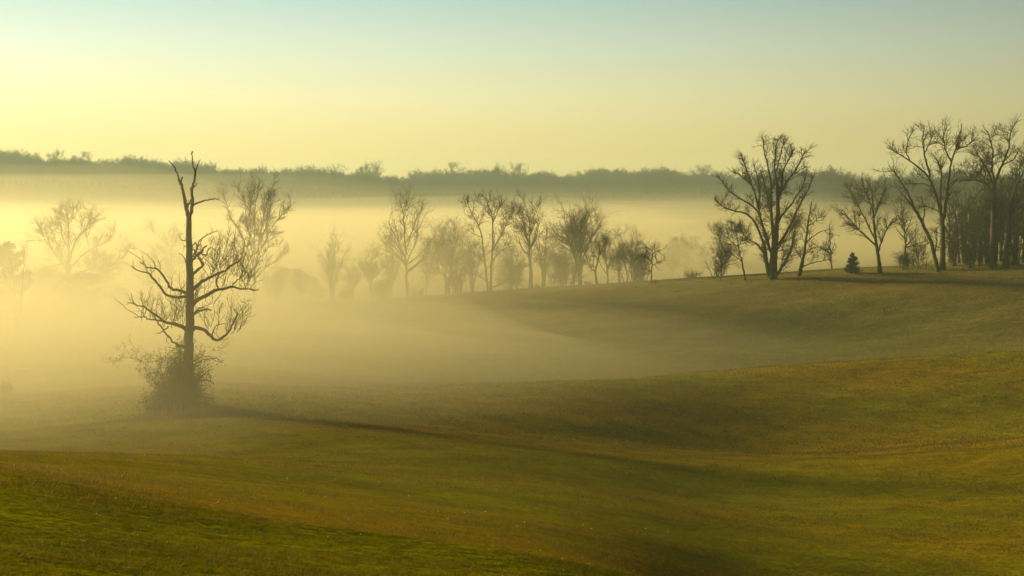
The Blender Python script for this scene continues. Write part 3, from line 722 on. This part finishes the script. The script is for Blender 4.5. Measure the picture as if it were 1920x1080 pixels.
generic_tree('wide brushy fanning bare tree between the withered leaf tree and the two stemmed tree', 838, 422, 104, 305, 'fan', .22, seed=36, det=1.1)
generic_tree('small straight bare tree with a narrow crown beside the house hedge', 695, 478, 56, 288, 'pole', .20, seed=37)
generic_tree('multi stemmed bare tree growing right beside the house', 622, 450, 74, 282, 'fan', .26, seed=38)
generic_tree('slight bare tree in the gap between the withered leaf tree and fan stems', 800, 470, 40, 310, 'up', .12, seed=39)
generic_tree('dim brushy tree low in the fog behind the two stemmed tree', 950, 455, 60, 330, 'bush', .12, seed=40)
generic_tree('dim brushy tree low in the fog behind the ivy footed tree', 1045, 440, 60, 330, 'bush', .14, seed=41)
for k, (px, top, sp, Y, lab) in enumerate([(1262, 462, 50, 400, 'ghostly bare tree deep in the fog just past the isolated tiered tree'), (1292, 468, 44, 420, 'ghostly bare tree deep in the fog halfway across the gap'), (1318, 478, 40, 410, 'ghostly bare tree deep in the fog nearest the pale slender tree')]):
    generic_tree(lab, px, top, sp, Y, 'up', .16, seed=50 + k)

fill = [(1020, 420, 60, 296, 'fan', 'brushy bare tree squeezed between the ivy footed tree and the fan shaped tree'), (1140, 446, 50, 296, 'up', 'fine twigged bare tree directly behind the crooked tree'),
        (1200, 462, 40, 284, 'bush', 'low brushy tree between the bushy thicket and the isolated tiered tree'), (885, 440, 60, 300, 'fan', 'brushy bare tree whose top hides behind the two stemmed tree on its near side'),
        (732, 470, 50, 306, 'fan', 'soft brushy tree under the spread of the withered leaf tree'), (862, 470, 40, 292, 'bush', 'low scrub tree at the outer edge of the wide brushy fanning tree'),
        (965, 478, 46, 294, 'bush', 'low scrub tree at the side of the ivy footed tree'), (660, 490, 44, 296, 'fan', 'soft rounded bare tree between the house hedge trees'),
        (1065, 470, 60, 288, 'bush', 'low scrub tree under the dome of the fan shaped tree'), (1345, 488, 50, 262, 'bush', 'low scrub tree downhill of the pale slender tree')]
for k, (px, top, sp, Y, st, lab) in enumerate(fill):
    generic_tree(lab, px, top, sp, Y, st, None, seed=150 + k, group='trees of the misty middle row', det=1.0)

# --- low shrubs along the field edge ------------------------------
def shrub(label, px, top, w_px, Y, seed, mat=BRAMBLE, cat='bush', name='bush', dens=1.0):
    global rng
    old = rng; rng = np.random.default_rng(seed)
    x = (px - 960) / F * Y; zb = gz(x, Y); h = max(.8, (E - (top - H0) / F * Y) - zb); w = w_px / F * Y
    root = empty(name, (x, Y, zb)); tag(root, label, cat)
    st = []
    for k in range(int(26 * dens)):
        a = rng.uniform(0, 6.28); r0 = rng.uniform(0, .35) * w; r1 = r0 + rng.uniform(0, .2) * w; hh = h * rng.uniform(.5, 1) * (1 - .8 * (r1 / w) ** 2)
        st.append(resample([[r0 * math.cos(a), r0 * math.sin(a), -.1], [(r0 + r1) / 2 * math.cos(a), (r0 + r1) / 2 * math.sin(a), hh * .6], [r1 * math.cos(a), r1 * math.sin(a), hh]], 8, .05))
    S = np.stack(st); Rr = np.linspace(.03, .010, 8)[None].repeat(len(st), 0)
    sm, lm = MB(), MB(); sm.tubes(S, Rr, 4)
    res = ramify(S, Rr, sm, LV(l2=.3 * h, l3=.18 * h, l4=.1 * h + .1, d2=2.2, d3=2.6, d4=2, up=.25, ang=.9, r=.012))
    tp = np.concatenate([res[1][0][:, -1], res[2][0][:, -1]]); lm.leaves(tp + rng.normal(size=tp.shape) * .08, .09)
    sm.build('stems', TWIG, root); lm.build('foliage', mat, root); rng = old
for a in [('low dark bush under the small straight tree at the field edge', 718, 527, 40, 280, 61), ('low leafy bush at the foot of the withered leaf tree', 782, 540, 44, 284, 62),
          ('small bush at the foot of the ivy footed tree', 1006, 534, 24, 278, 63), ('small bush between the crooked tree and the fan shaped tree', 1103, 536, 22, 282, 64),
          ('tiny bush at the foot of the isolated tiered tree', 1228, 532, 12, 262, 65), ('brushy bush on the slope below the pale slender tree', 1300, 506, 50, 285, 66),
          ('brushy bush hugging the base of the multi stemmed tree by the house', 650, 540, 40, 280, 67), ('scrubby bush in front of the two crowned tree on the crest', 1700, 470, 40, 246, 68),
          ('low rounded bush far over on the misty slope at the frame edge', 8, 715, 40, 140, 69)]:
    shrub(*a)

# --- cedars and evergreens --------------------------------------
def evergreen(label, px, top, w_px, Y, seed, shape='cone', name='cedar_tree', leaf=.16, n=9000):
    r_ = np.random.default_rng(seed); global rng
    x = (px - 960) / F * Y; zb = gz(x, Y); h = max(1.5, (E - (top - H0) / F * Y) - zb); w = w_px / F * Y
    root = empty(name, (x, Y, zb)); tag(root, label, 'tree')
    tm = MB(); tm.tubes(resample([[0, 0, -.2], [.05 * w, 0, h * .5], [0, 0, h * .97]], 10, .03)[None], np.linspace(.02 * h + .03, .015, 10)[None], 7)
    old = rng; rng = r_
    nb = 150; t = np.sort(r_.uniform(.04, .97, nb)); a = r_.uniform(0, 6.28, nb)
    prof = (lambda t: (1 - t) ** .8) if shape == 'cone' else (lambda t: np.sqrt(np.clip(1 - (np.abs(t - .38) / .62) ** 2.2, 0, 1)))
    L = prof(t) * w * .5 * r_.uniform(.45, 1.3, nb)
    S = []
    for k in range(nb):
        d = np.array([math.cos(a[k]), math.sin(a[k]), 0]); S.append(resample([[0, 0, h * t[k] * .92], d * L[k] * .6 + [0, 0, h * t[k] * .95], d * L[k] + [0, 0, h * t[k] + .10 * L[k]]], 6, .02))
    S = np.stack(S); Rr = np.linspace(.03, .01, 6)[None].repeat(nb, 0); tm.tubes(S, Rr, 3)
    f = r_.uniform(.15, 1, n) ** .6; k = r_.choice(nb, n, p=(L + .05) / (L + .05).sum()); fi = f * 5; i = np.minimum(fi.astype(int), 4); u = (fi - i)[:, None]
    C = S[k, i] * (1 - u) + S[k, i + 1] * u + r_.normal(size=(n, 3)) * np.array([.09, .09, .06]) * max(w * .35, 1)
    cm = MB(); cm.leaves(C, leaf); rng = old
    tm.build('trunk', BARK, root); cm.build('crown', CEDAR, root, smooth=False)
evergreen('small dark cone shaped cedar alone on the hill crest', 1599, 472, 34, 243, 71, leaf=.13, n=2600)
evergreen('large rounded evergreen dim in the mist at the edge of the frame', -8, 452, 110, 250, 72, 'round', leaf=.28, n=16000)
evergreen('dark rounded evergreen mass directly under the wide armed tree', 152, 512, 84, 262, 73, 'round', leaf=.25, n=14000)
evergreen('small rounded evergreen standing between the evergreen mass and the dead tree', 228, 538, 38, 262, 74, 'round', leaf=.18, n=7000)
evergreen('dim bushy evergreen behind the slim double stemmed tree', 92, 500, 70, 285, 75, 'round', leaf=.25, n=10000)
evergreen('dim bushy evergreen behind the long low arm of the wide armed tree', 188, 468, 60, 300, 76, 'round', leaf=.22, n=7000)

# --- left trees in the mist -------------------------------------
tree_from_limbs('bare_tree', 'wide armed bare tree with a long low limb, dim in the bright mist', 'tree', 130, 268,
    [([(130, 610), (129, 560), (129, 505), (128, 480)], 5.2, 4.0)],
    [([(128, 482), (128, 460), (129, 420), (125, 395), (120, 385)], 2.4, .6), ([(129, 420), (140, 405), (148, 392)], 1.2, .5), ([(130, 490), (138, 458), (150, 440), (172, 422), (180, 410), (185, 398)], 3.0, .6),
     ([(132, 505), (143, 490), (155, 477), (172, 466), (190, 460), (205, 448), (217, 433)], 2.4, .6), ([(127, 508), (122, 500), (110, 484), (100, 472), (90, 458), (82, 447), (72, 420)], 2.0, .5),
     ([(133, 518), (150, 510), (170, 504), (190, 502), (220, 497), (232, 480), (245, 462)], 2.4, .5), ([(126, 500), (110, 470), (100, 440), (92, 415)], 1.6, .5), ([(128, 470), (116, 440), (112, 415), (115, 392)], 1.6, .5)],
    LV(l2=3.0, l3=1.6, l4=.85, d2=.9, d3=1.9, d4=2.4, up=.3, ang=.75, r=.013), thin=.8)
tree_from_limbs('bare_tree', 'tall vase shaped bare tree with fanning stems standing left of the house', 'tree', 477, 262,
    [([(477, 590), (477, 540), (477, 500)], 5.0, 4.2), ([(477, 502), (477, 440), (478, 389), (477, 345)], 2.6, .6)],
    [([(479, 500), (483, 475), (485, 451), (494, 408), (502, 366), (510, 352), (517, 340)], 2.3, .5), ([(480, 500), (483, 479), (498, 451), (508, 430), (519, 411), (532, 400), (545, 389)], 2.1, .5),
     ([(476, 500), (470, 460), (463, 419), (459, 376), (450, 362), (445, 350)], 2.1, .5), ([(475, 500), (470, 479), (460, 458), (453, 440), (440, 420), (430, 406), (424, 376), (417, 364)], 2.1, .5),
     ([(478, 389), (483, 355), (486, 335)], 1.4, .5), ([(485, 451), (500, 425), (505, 395), (512, 370)], 1.5, .5), ([(470, 482), (450, 470), (436, 466)], 1.2, .4), ([(484, 478), (505, 462), (530, 462)], 1.2, .4),
     ([(481, 520), (500, 500), (522, 488), (540, 470)], 1.5, .5), ([(476, 460), (468, 430), (470, 395), (468, 350)], 1.5, .5), ([(474, 515), (455, 505), (440, 490)], 1.2, .4)],
    LV(l2=2.6, l3=1.4, l4=.75, d2=1.0, d3=2.1, d4=2.6, up=.45, ang=.65, r=.012), thin=.68)
tree_from_limbs('bare_tree', 'very slim double stemmed bare tree near the big evergreen in the mist', 'tree', 33, 215,
    [([(33, 625), (37, 590), (41, 545), (45, 500), (44, 462)], 1.5, .5), ([(32, 625), (29, 580), (25, 530), (20, 490)], 1.3, .4)],
    [([(40, 560), (52, 530), (58, 510)], .7, .3), ([(28, 560), (15, 530), (6, 510)], .7, .3)],
    LV(l2=1.8, l3=.9, l4=.5, d2=.9, d3=1.6, d4=2.0, up=.5, ang=.55, r=.011))
generic_tree('faint bare tree directly behind the dead tree in the mist', 318, 455, 90, 300, 'oak', .25, seed=81, det=.9)
generic_tree('faint spindly bare tree between the dead tree and the small rounded evergreen', 270, 490, 50, 285, 'up', .14, seed=82, det=.8)
generic_tree('faint scrubby bare tree low beside the vase shaped tree', 520, 500, 56, 280, 'bush', .10, seed=83, det=.8)
generic_tree('slim bare tree leaning at the near corner of the house', 566, 520, 40, 276, 'up', .10, seed=84, det=.8)

# --- wood edge on the right ------------------------------------
wood = [(1798, 372, 46, 262, 'up', 'slender bare tree at the near end of the wood edge next to the gap'), (1812, 392, 40, 256, 'pole', 'thin pole like bare tree second into the wood edge from the gap'),
        (1826, 352, 60, 268, 'fan', 'fan crowned bare tree in the wood edge left of the heavy twin trunks'), (1836, 400, 36, 252, 'up', 'short slim bare tree in the wood edge just left of the heavy twin trunks'),
        (1848, 350, 60, 275, 'oak', 'spreading bare tree hidden behind the heavy twin trunks'), (1878, 345, 56, 270, 'fan', 'fan crowned bare tree showing between the heavy twin trunks'),
        (1905, 322, 70, 262, 'fan', 'tall fan crowned bare tree right of the heavy twin trunks'), (1918, 300, 70, 252, 'up', 'tallest bare tree where the wood edge leaves the frame'),
        (1900, 400, 44, 249, 'bush', 'brushy low tree under the limbs right of the heavy twin trunks'), (1790, 425, 36, 252, 'bush', 'brushy low tree beside the straight trunk of the two crowned tree'),
        (1858, 430, 40, 250, 'bush', 'brushy low tree at the feet of the heavy twin trunks'), (1780, 360, 50, 300, 'oak', 'hazy bare tree showing through behind the two crowned tree'),
        (1700, 372, 60, 300, 'oak', 'hazy bare tree behind the leaning tree on the crest'), (1950, 330, 80, 256, 'oak', 'spreading bare tree mostly outside the frame past the wood edge'),
        (1868, 368, 70, 258, 'fan', 'broad fan crowned bare tree directly behind the heavy twin trunks'), (1890, 340, 60, 266, 'oak', 'rounded bare tree at the heart of the wood edge'), (1930, 350, 60, 250, 'fan', 'fan crowned bare tree cut by the frame in the wood edge'),
        (1808, 348, 50, 275, 'fan', 'rounded bare tree filling the near end of the wood edge'), (1838, 380, 50, 258, 'fan', 'low fan crowned bare tree in the middle of the wood edge'), (1560, 420, 30, 330, 'up', 'pale hazy sapling behind the gap left of the small cedar'), (1820, 440, 50, 247, 'bush', 'twiggy undergrowth tree in front of the wood edge near the gap')]
for k, (px, top, sp, Y, st, lab) in enumerate(wood):
    generic_tree(lab, px, top, sp, Y, st, None, seed=100 + k, group='bare trees of the wood on the crest', det=1.3 if Y < 290 else .9)

# --- house in the fog ---------------------------------------------
def make_house():
    Y = 318.0; k = Y / F
    x0 = (552 - 960) * k; zb = gz(x0, Y) - .2
    root = empty('house', (x0, Y, zb)); tag(root, 'gabled house, a dim silhouette in the fog behind the field', 'house')
    def zof(py): return E - (py - H0) * k - zb
    def xof(px): return (px - 960) * k - x0
    W0, W1 = xof(516), xof(566); zr = zof(504); ze = zof(530); dpt = 4.2
    # main block with a gable roof, ridge along x, ends hipped back
    mb = MB()
    def box(m, xa, xb, ya, yb, za, zc):
        V = [(xa,ya,za),(xb,ya,za),(xb,yb,za),(xa,yb,za),(xa,ya,zc),(xb,ya,zc),(xb,yb,zc),(xa,yb,zc)]
        m.raw(V, [(0,1,5,4),(1,2,6,5),(2,3,7,6),(3,0,4,7),(4,5,6,7),(3,2,1,0)])
    box(mb, xof(500) + .4, xof(592), -dpt, dpt, 0, ze)
    box(mb, xof(575), xof(604), -dpt * .7, dpt * .7, 0, zof(545))
    wall = mb.build('wall', SIDING, root, smooth=False)
    rm = MB()
    xa, xb = xof(496), xof(598); ya, yb = -dpt - .5, dpt + .5
    V = [(xa, ya, ze), (xb, ya, ze), (xb, yb, ze), (xa, yb, ze), (xof(526), -.3, zr + .1), (xof(560), -.3, zr)]
    rm.raw(V, [(0, 1, 5, 4), (2, 3, 4, 5)]); rm.raw(V, [(1, 2, 5), (3, 0, 4)]); rm.raw(V, [(3, 2, 1, 0)])
    roof = rm.build('roof', SHINGLE, root, smooth=False)
    wm = MB(); xa, xb = xof(562), xof(612); z1 = zof(517); z0 = zof(548); d2 = dpt * .7 + .5
    V = [(xa, -d2, z0), (xb, -d2, z0), (xb, d2, z0), (xa, d2, z0), (xa, 0, z1), (xof(580), 0, z1)]
    wm.raw(V, [(0, 1, 5, 4), (2, 3, 4, 5), (3, 2, 1, 0)]); wm.raw(V, [(1, 2, 5), (3, 0, 4)])
    wm.build('wing_roof', SHINGLE, root, smooth=False)
    cm = MB(); box(cm, xof(528) - .4, xof(528) + .4, -.7, .1, zr - .8, zr + .45); cm.build('chimney', SIDING, roof, smooth=False)
    for px in (515, 535, 556, 580):
        w = MB(); box(w, xof(px) - .45, xof(px) + .45, -dpt - .03, -dpt + .05, ze - 1.9, ze - .7); w.build('window', WINDOW, root, smooth=False)
    d = MB(); box(d, xof(546) - .5, xof(546) + .5, -dpt - .04, -dpt + .05, .1, 2.3); d.build('door', BARK, root, smooth=False)
make_house()

# --- the wooded ridge ---------------------------------------------
def ridge_Y(px): return np.interp(px, [-900, 0, 500, 1300, 1480, 1620, 2800], [1235, 1245, 1280, 1340, 1180, 830, 800])
def far_proto(seed, h=16, w=10, style='fan', nl=150):
    tm, cm, tips = generic_arrays(h, w, style, .30, det=.55, tw=.06, seed=seed)
    A = MB()
    for m in (tm, cm):
        V, Fc, sz = m.arrays(); A.raw(V, Fc.reshape(-1, 4))
    V, Fc, _ = A.arrays(); Fc = Fc.reshape(-1, 4)
    return V, Fc
protos = [far_proto(200 + k, 16, 12 + k % 3, 'fan') for k in range(6)]

def build_forest():
    mb = MB(); r_ = np.random.default_rng(17); cnt = 0
    for row in range(9):
        px = -420.0
        while px < 2350:
            Yr = float(ridge_Y(px)); Y = Yr + row * 17 + r_.uniform(-9, 9) - 100
            x = (px - 960) / F * Y; zb = gz(x, Y)
            V, Fc = protos[r_.integers(len(protos))]
            s = r_.uniform(.92, 1.14) * (1 + .13 * math.sin(px * .021 + row * .3) + .09 * math.sin(px * .057) + .06 * math.sin(px * .13 + 1)); a = r_.uniform(0, 6.28); c, sn = math.cos(a), math.sin(a)
            W = V * s * np.array([1.25, 1.25, 1]); W = np.stack([W[:, 0] * c - W[:, 1] * sn + x, W[:, 0] * sn + W[:, 1] * c + Y, W[:, 2] + zb - .4], 1)
            mb.raw(W, Fc); cnt += 1
            px += r_.uniform(5, 9) * F / Yr
    # understorey brush that closes the wood between the trunks
    o = mb.build('forest', FARTWIG); tag(o, 'bare winter wood running all along the distant ridge above the fog', 'forest', kind='stuff')
    print('forest trees', cnt, 'faces', mb.n)
build_forest()
def ridge_trees():
    """crowns one can tell apart along the skyline"""
    spec = [(104, 284, 34, 'round crowned bare tree on the ridge skyline nearest the left frame edge'), (30, 286, 30, 'bare tree on the ridge skyline at the frame edge'), (160, 291, 36, 'broad bare tree on the skyline above the wide armed tree'),
            (390, 305, 40, 'pale airy bare tree on the skyline just right of the dead tree top'), (236, 296, 34, 'bare tree on the skyline left of the dead tree top'), (625, 309, 40, 'airy bare tree rising from the skyline above the house'),
            (684, 309, 28, 'left one of two close airy trees on the skyline past the house'), (704, 310, 28, 'right one of two close airy trees on the skyline past the house'), (850, 312, 40, 'round crowned skyline tree above the brushy fanning tree'),
            (931, 309, 28, 'thin airy skyline tree just left of the tallest ridge crown'), (974, 305, 44, 'tallest round crown on the ridge skyline near mid picture'), (1096, 318, 36, 'low spiky skyline tree above the fan shaped tree'),
            (1240, 315, 50, 'wide grouped crown on the skyline above the isolated tiered tree'), (1318, 316, 50, 'wide airy crown on the skyline left of the big spreading tree'), (1545, 330, 46, 'twiggy ridge tree right of the big spreading tree'),
            (1625, 330, 60, 'domed ridge tree above the open crowned tree'), (1660, 334, 50, 'domed ridge tree just left of the leaning tree'), (530, 318, 44, 'ridge tree right of the vase shaped tree top')]
    meshes = {}
    for k, (px, top, w, lab) in enumerate(spec):
        Y = float(ridge_Y(px)) - 22; x = (px - 960) / F * Y; zb = gz(x, Y); h = E - (top - H0) / F * Y - zb; ww = w / F * Y
        key = k % 6
        V, Fc = protos[key]
        root = empty('bare_tree', (x, Y, zb)); tag(root, lab, 'tree', 'bare trees standing out along the ridge skyline')
        if key not in meshes:
            tm, cm, tips = generic_arrays(16, 12 + key % 3, 'fan', .32, det=.75, tw=.038, seed=300 + key)
            meshes[key] = (tm.build('trunk', FARTWIG, root), cm.build('crown', FARTWIG, root))
        else:
            for m in meshes[key]:
                c = m.copy(); COL.objects.link(c); c.parent = root
        root.scale = (ww / 12, ww / 12, max(h, 10) / 16); root.rotation_euler[2] = k * 1.1
ridge_trees()

# ------------------------------------------------------------------ fog lying in the valley
def near_edge(px):    # where the bank begins, for each viewing column
    return np.interp(px, [-1400, 0, 360, 720, 1080, 1440, 1920, 3200], [60, 62, 70, 100, 150, 205, 250, 270])
def fog_shell(k, rec, off, top, bottom, density, slope_len, color, aniso, far=1190, label='', px1=3200, wav=1.0, near=near_edge, far_len=0, side_px=0):
    na, nr = 60, 26
    pxs = np.linspace(-1400, px1, na); t = np.linspace(0, 1, nr) ** 1.6
    top_v = np.zeros((na, nr, 3)); bot_v = np.zeros((na, nr, 3)); r_ = np.random.default_rng(400 + k); ph = r_.uniform(0, 6.28, 6)
    for i, px in enumerate(pxs):
        y0 = near(px) + off + float(np.interp(px, [100, 500, 900, 1300, 1900, 2600], rec)); Yr = y0 + (far - y0) * t; X = (px - 960) / F * Yr
        prof = np.clip((Yr - y0) / slope_len, 0, 1); prof = prof * prof * (3 - 2 * prof)
        if far_len:
            q_ = np.clip((far - Yr) / far_len, 0, 1); prof = prof * q_ * q_ * (3 - 2 * q_)
        if side_px:
            q_ = min(max((px1 - px) / side_px, 0), 1); prof = prof * q_ * q_ * (3 - 2 * q_)
        gl = -24.0
        z = gl + (top - gl) * prof + wav * (np.sin(X * .013 + ph[0]) + np.sin(Yr * .017 + ph[1] + X * .006) + .6 * np.sin(X * .031 + ph[2] + Yr * .02)) * .45 * prof
        top_v[i] = np.stack([X, Yr, E + z], 1); bot_v[i] = np.stack([X, Yr, np.full(nr, E + bottom)], 1)
    V = np.vstack([top_v.reshape(-1, 3), bot_v.reshape(-1, 3)])
    a = np.arange(na * nr).reshape(na, nr); b = a + na * nr; Fs = []
    def q(p0, p1, p2, p3): Fs.append(np.stack([p0, p1, p2, p3], -1).reshape(-1, 4))
    q(a[:-1, :-1], a[1:, :-1], a[1:, 1:], a[:-1, 1:]); q(b[:-1, :-1], b[:-1, 1:], b[1:, 1:], b[1:, :-1])
    q(a[:-1, 0], b[:-1, 0], b[1:, 0], a[1:, 0]); q(a[:-1, -1], a[1:, -1], b[1:, -1], b[:-1, -1])
    q(a[0, :-1], a[0, 1:], b[0, 1:], b[0, :-1]); q(a[-1, :-1], b[-1, :-1], b[-1, 1:], a[-1, 1:])
    Fq = np.concatenate(Fs)
    o = make_mesh('fog', V, Fq.ravel(), np.full(len(Fq), 4), volume_mat('fog_air', color, density, aniso), smooth=True)
    tag(o, label, 'fog', kind='stuff')
FOGC = (.96, .89, .70)
FL = [0, 0, 0, 0, 0, 0]
FR = [190, 180, 120, 70, 60, 60]
# (offset of the near edge, top, density, run-in, recession of the near edge by column, far edge, far run-out, label)
FOG = [(20, 14.0, .00002, 200, FL, 1190, 0, 'highest thin veil of fog over the valley'),
       (25, 5.5, .00005, 180, FL, 1190, 0, 'second thin veil of fog below the highest'),
       (30, 1.5, .00010, 160, FL, 1190, 0, 'third thin veil of fog at the height of the ridge foot'),
       (35, -1.5, .00022, 140, FL, 1190, 0, 'upper sheet of fog across the valley'),
       (40, -3.5, .00030, 120, FL, 1190, 0, 'second sheet of fog across the valley'),
       (44, -5.5, .00040, 110, FL, 1190, 0, 'third sheet of fog across the valley'),
       (48, -7.2, .00050, 100, FL, 1190, 0, 'fourth sheet of fog across the valley'),
       (50, -9.0, .00065, 100, FR, 1190, 0, 'dense flat fog filling the valley beyond the pasture'),
       (45, -11, .0013, 100, FR, 1190, 0, 'thick fog lying below the crowns of the middle row'),
       (40, -13, .0020, 100, FR, 1190, 0, 'thicker fog between the trunks of the middle row'),
       (30, -15, .0022, 100, FR, 1190, 0, 'thickest fog lying on the valley floor'),
       (0, -12.5, .0013, 90, [0, 0, 30, 60, 90, 120], 290, 90, 'low mist spreading over the pasture'),
       (-1, -15.5, .0017, 80, [0, 10, 50, 80, 110, 140], 290, 90, 'ground mist over the foot of the pasture'),
       (-2, -17.0, .0012, 45, [0, 10, 50, 80, 110, 140], 290, 90, 'lowest mist hugging the misty hollow'),
       (-4, 2.5, .0015, 90, [0, 60, 150, 260, 330, 400], 500, 230, 'bright mist reaching the crown of the dead tree'),
       (-2, -9, .0015, 90, [0, 40, 100, 190, 260, 380], 500, 230, 'bright mist wrapped round the trunk of the dead tree')]
for k, (off, top, den, sl, rec, far, fl, lab) in enumerate(FOG):
    fog_shell(k, rec, off, top, -33.0, den, sl, FOGC, .46, label=lab, far=far, far_len=fl, wav=2.8 if k < 11 else 1.2)
MIDROW = lambda px: float(np.interp(px, [-1400, 0, 500, 1000, 1300, 1480], [205, 215, 225, 228, 240, 262]))
for k, (off, top, den, lab) in enumerate([(0, -1.5, .0048, 'fog wrapped round the crowns of the middle row of trees'), (5, -8.0, .0042, 'fog pooled round the trunks of the middle row of trees')]):
    fog_shell(20 + k, FL, off, top, -33.0, den, 45, FOGC, .44, far=470, px1=1520, near=MIDROW, label=lab, far_len=170, side_px=330)
FIELD = lambda px: float(np.interp(px, [-1400, 0, 300, 700, 1000, 1400, 1900], [90, 100, 108, 145, 162, 178, 190]))
for k, (off, top, den, px1, sp, lab) in enumerate([(0, -6.0, .0025, 2400, 1900, 'thin mist drifting over the upper pasture'), (3, -13.0, .0016, 1900, 1000, 'thin mist settled in the dip behind the near ridge of grass')]):
    fog_shell(40 + k, FL, off, top, -33.0, den, 40, FOGC, .44, far=330, px1=px1, near=FIELD, label=lab, far_len=80, side_px=sp)
GLOW = lambda px: float(np.interp(px, [-1400, 0, 400, 700, 1000, 1400], [60, 64, 72, 84, 98, 122]))
for k, (off, top, den, lab) in enumerate([(0, -11.5, .0017, 'golden mist over the hollow beyond the near slope'), (4, -14.0, .0026, 'lowest golden mist in the hollow beyond the near slope')]):
    fog_shell(50 + k, FL, off, top, -33.0, den, 36, FOGC, .46, far=330, px1=2300, near=GLOW, label=lab, far_len=150, side_px=1800, wav=1.0)
NEAR = lambda px: float(np.interp(px, [-1400, 0, 400, 700, 1100, 1500], [56, 60, 66, 88, 118, 150]))
for k, (off, top, den, lab) in enumerate([(0, 2.5, .0036, 'mist between the near slope and the dead tree'), (3, -7.0, .0026, 'thicker mist low between the near slope and the dead tree')]):
    fog_shell(30 + k, FL, off, top, -33.0, den, 34, FOGC, .46, far=270, px1=1700, near=NEAR, label=lab, far_len=160, side_px=1500)

# ------------------------------------------------------------------ the air itself
def haze():
    zt = E + 62; zb = GMIN - 1.0; Lh = 2650
    V = [(-Lh,-Lh,zb),(Lh,-Lh,zb),(Lh,Lh,zb),(-Lh,Lh,zb),(-Lh,-Lh,zt),(Lh,-Lh,zt),(Lh,Lh,zt),(-Lh,Lh,zt)]
    Fc = np.array([(0,3,2,1),(4,5,6,7),(0,1,5,4),(1,2,6,5),(2,3,7,6),(3,0,4,7)])
    o = make_mesh('haze', V, Fc.ravel(), np.full(6, 4), volume_mat('haze_air', (.72, .92, 1.0), .00031, .25), smooth=False)
    tag(o, 'thin morning haze filling the air of the whole valley', 'haze', kind='stuff')
haze()
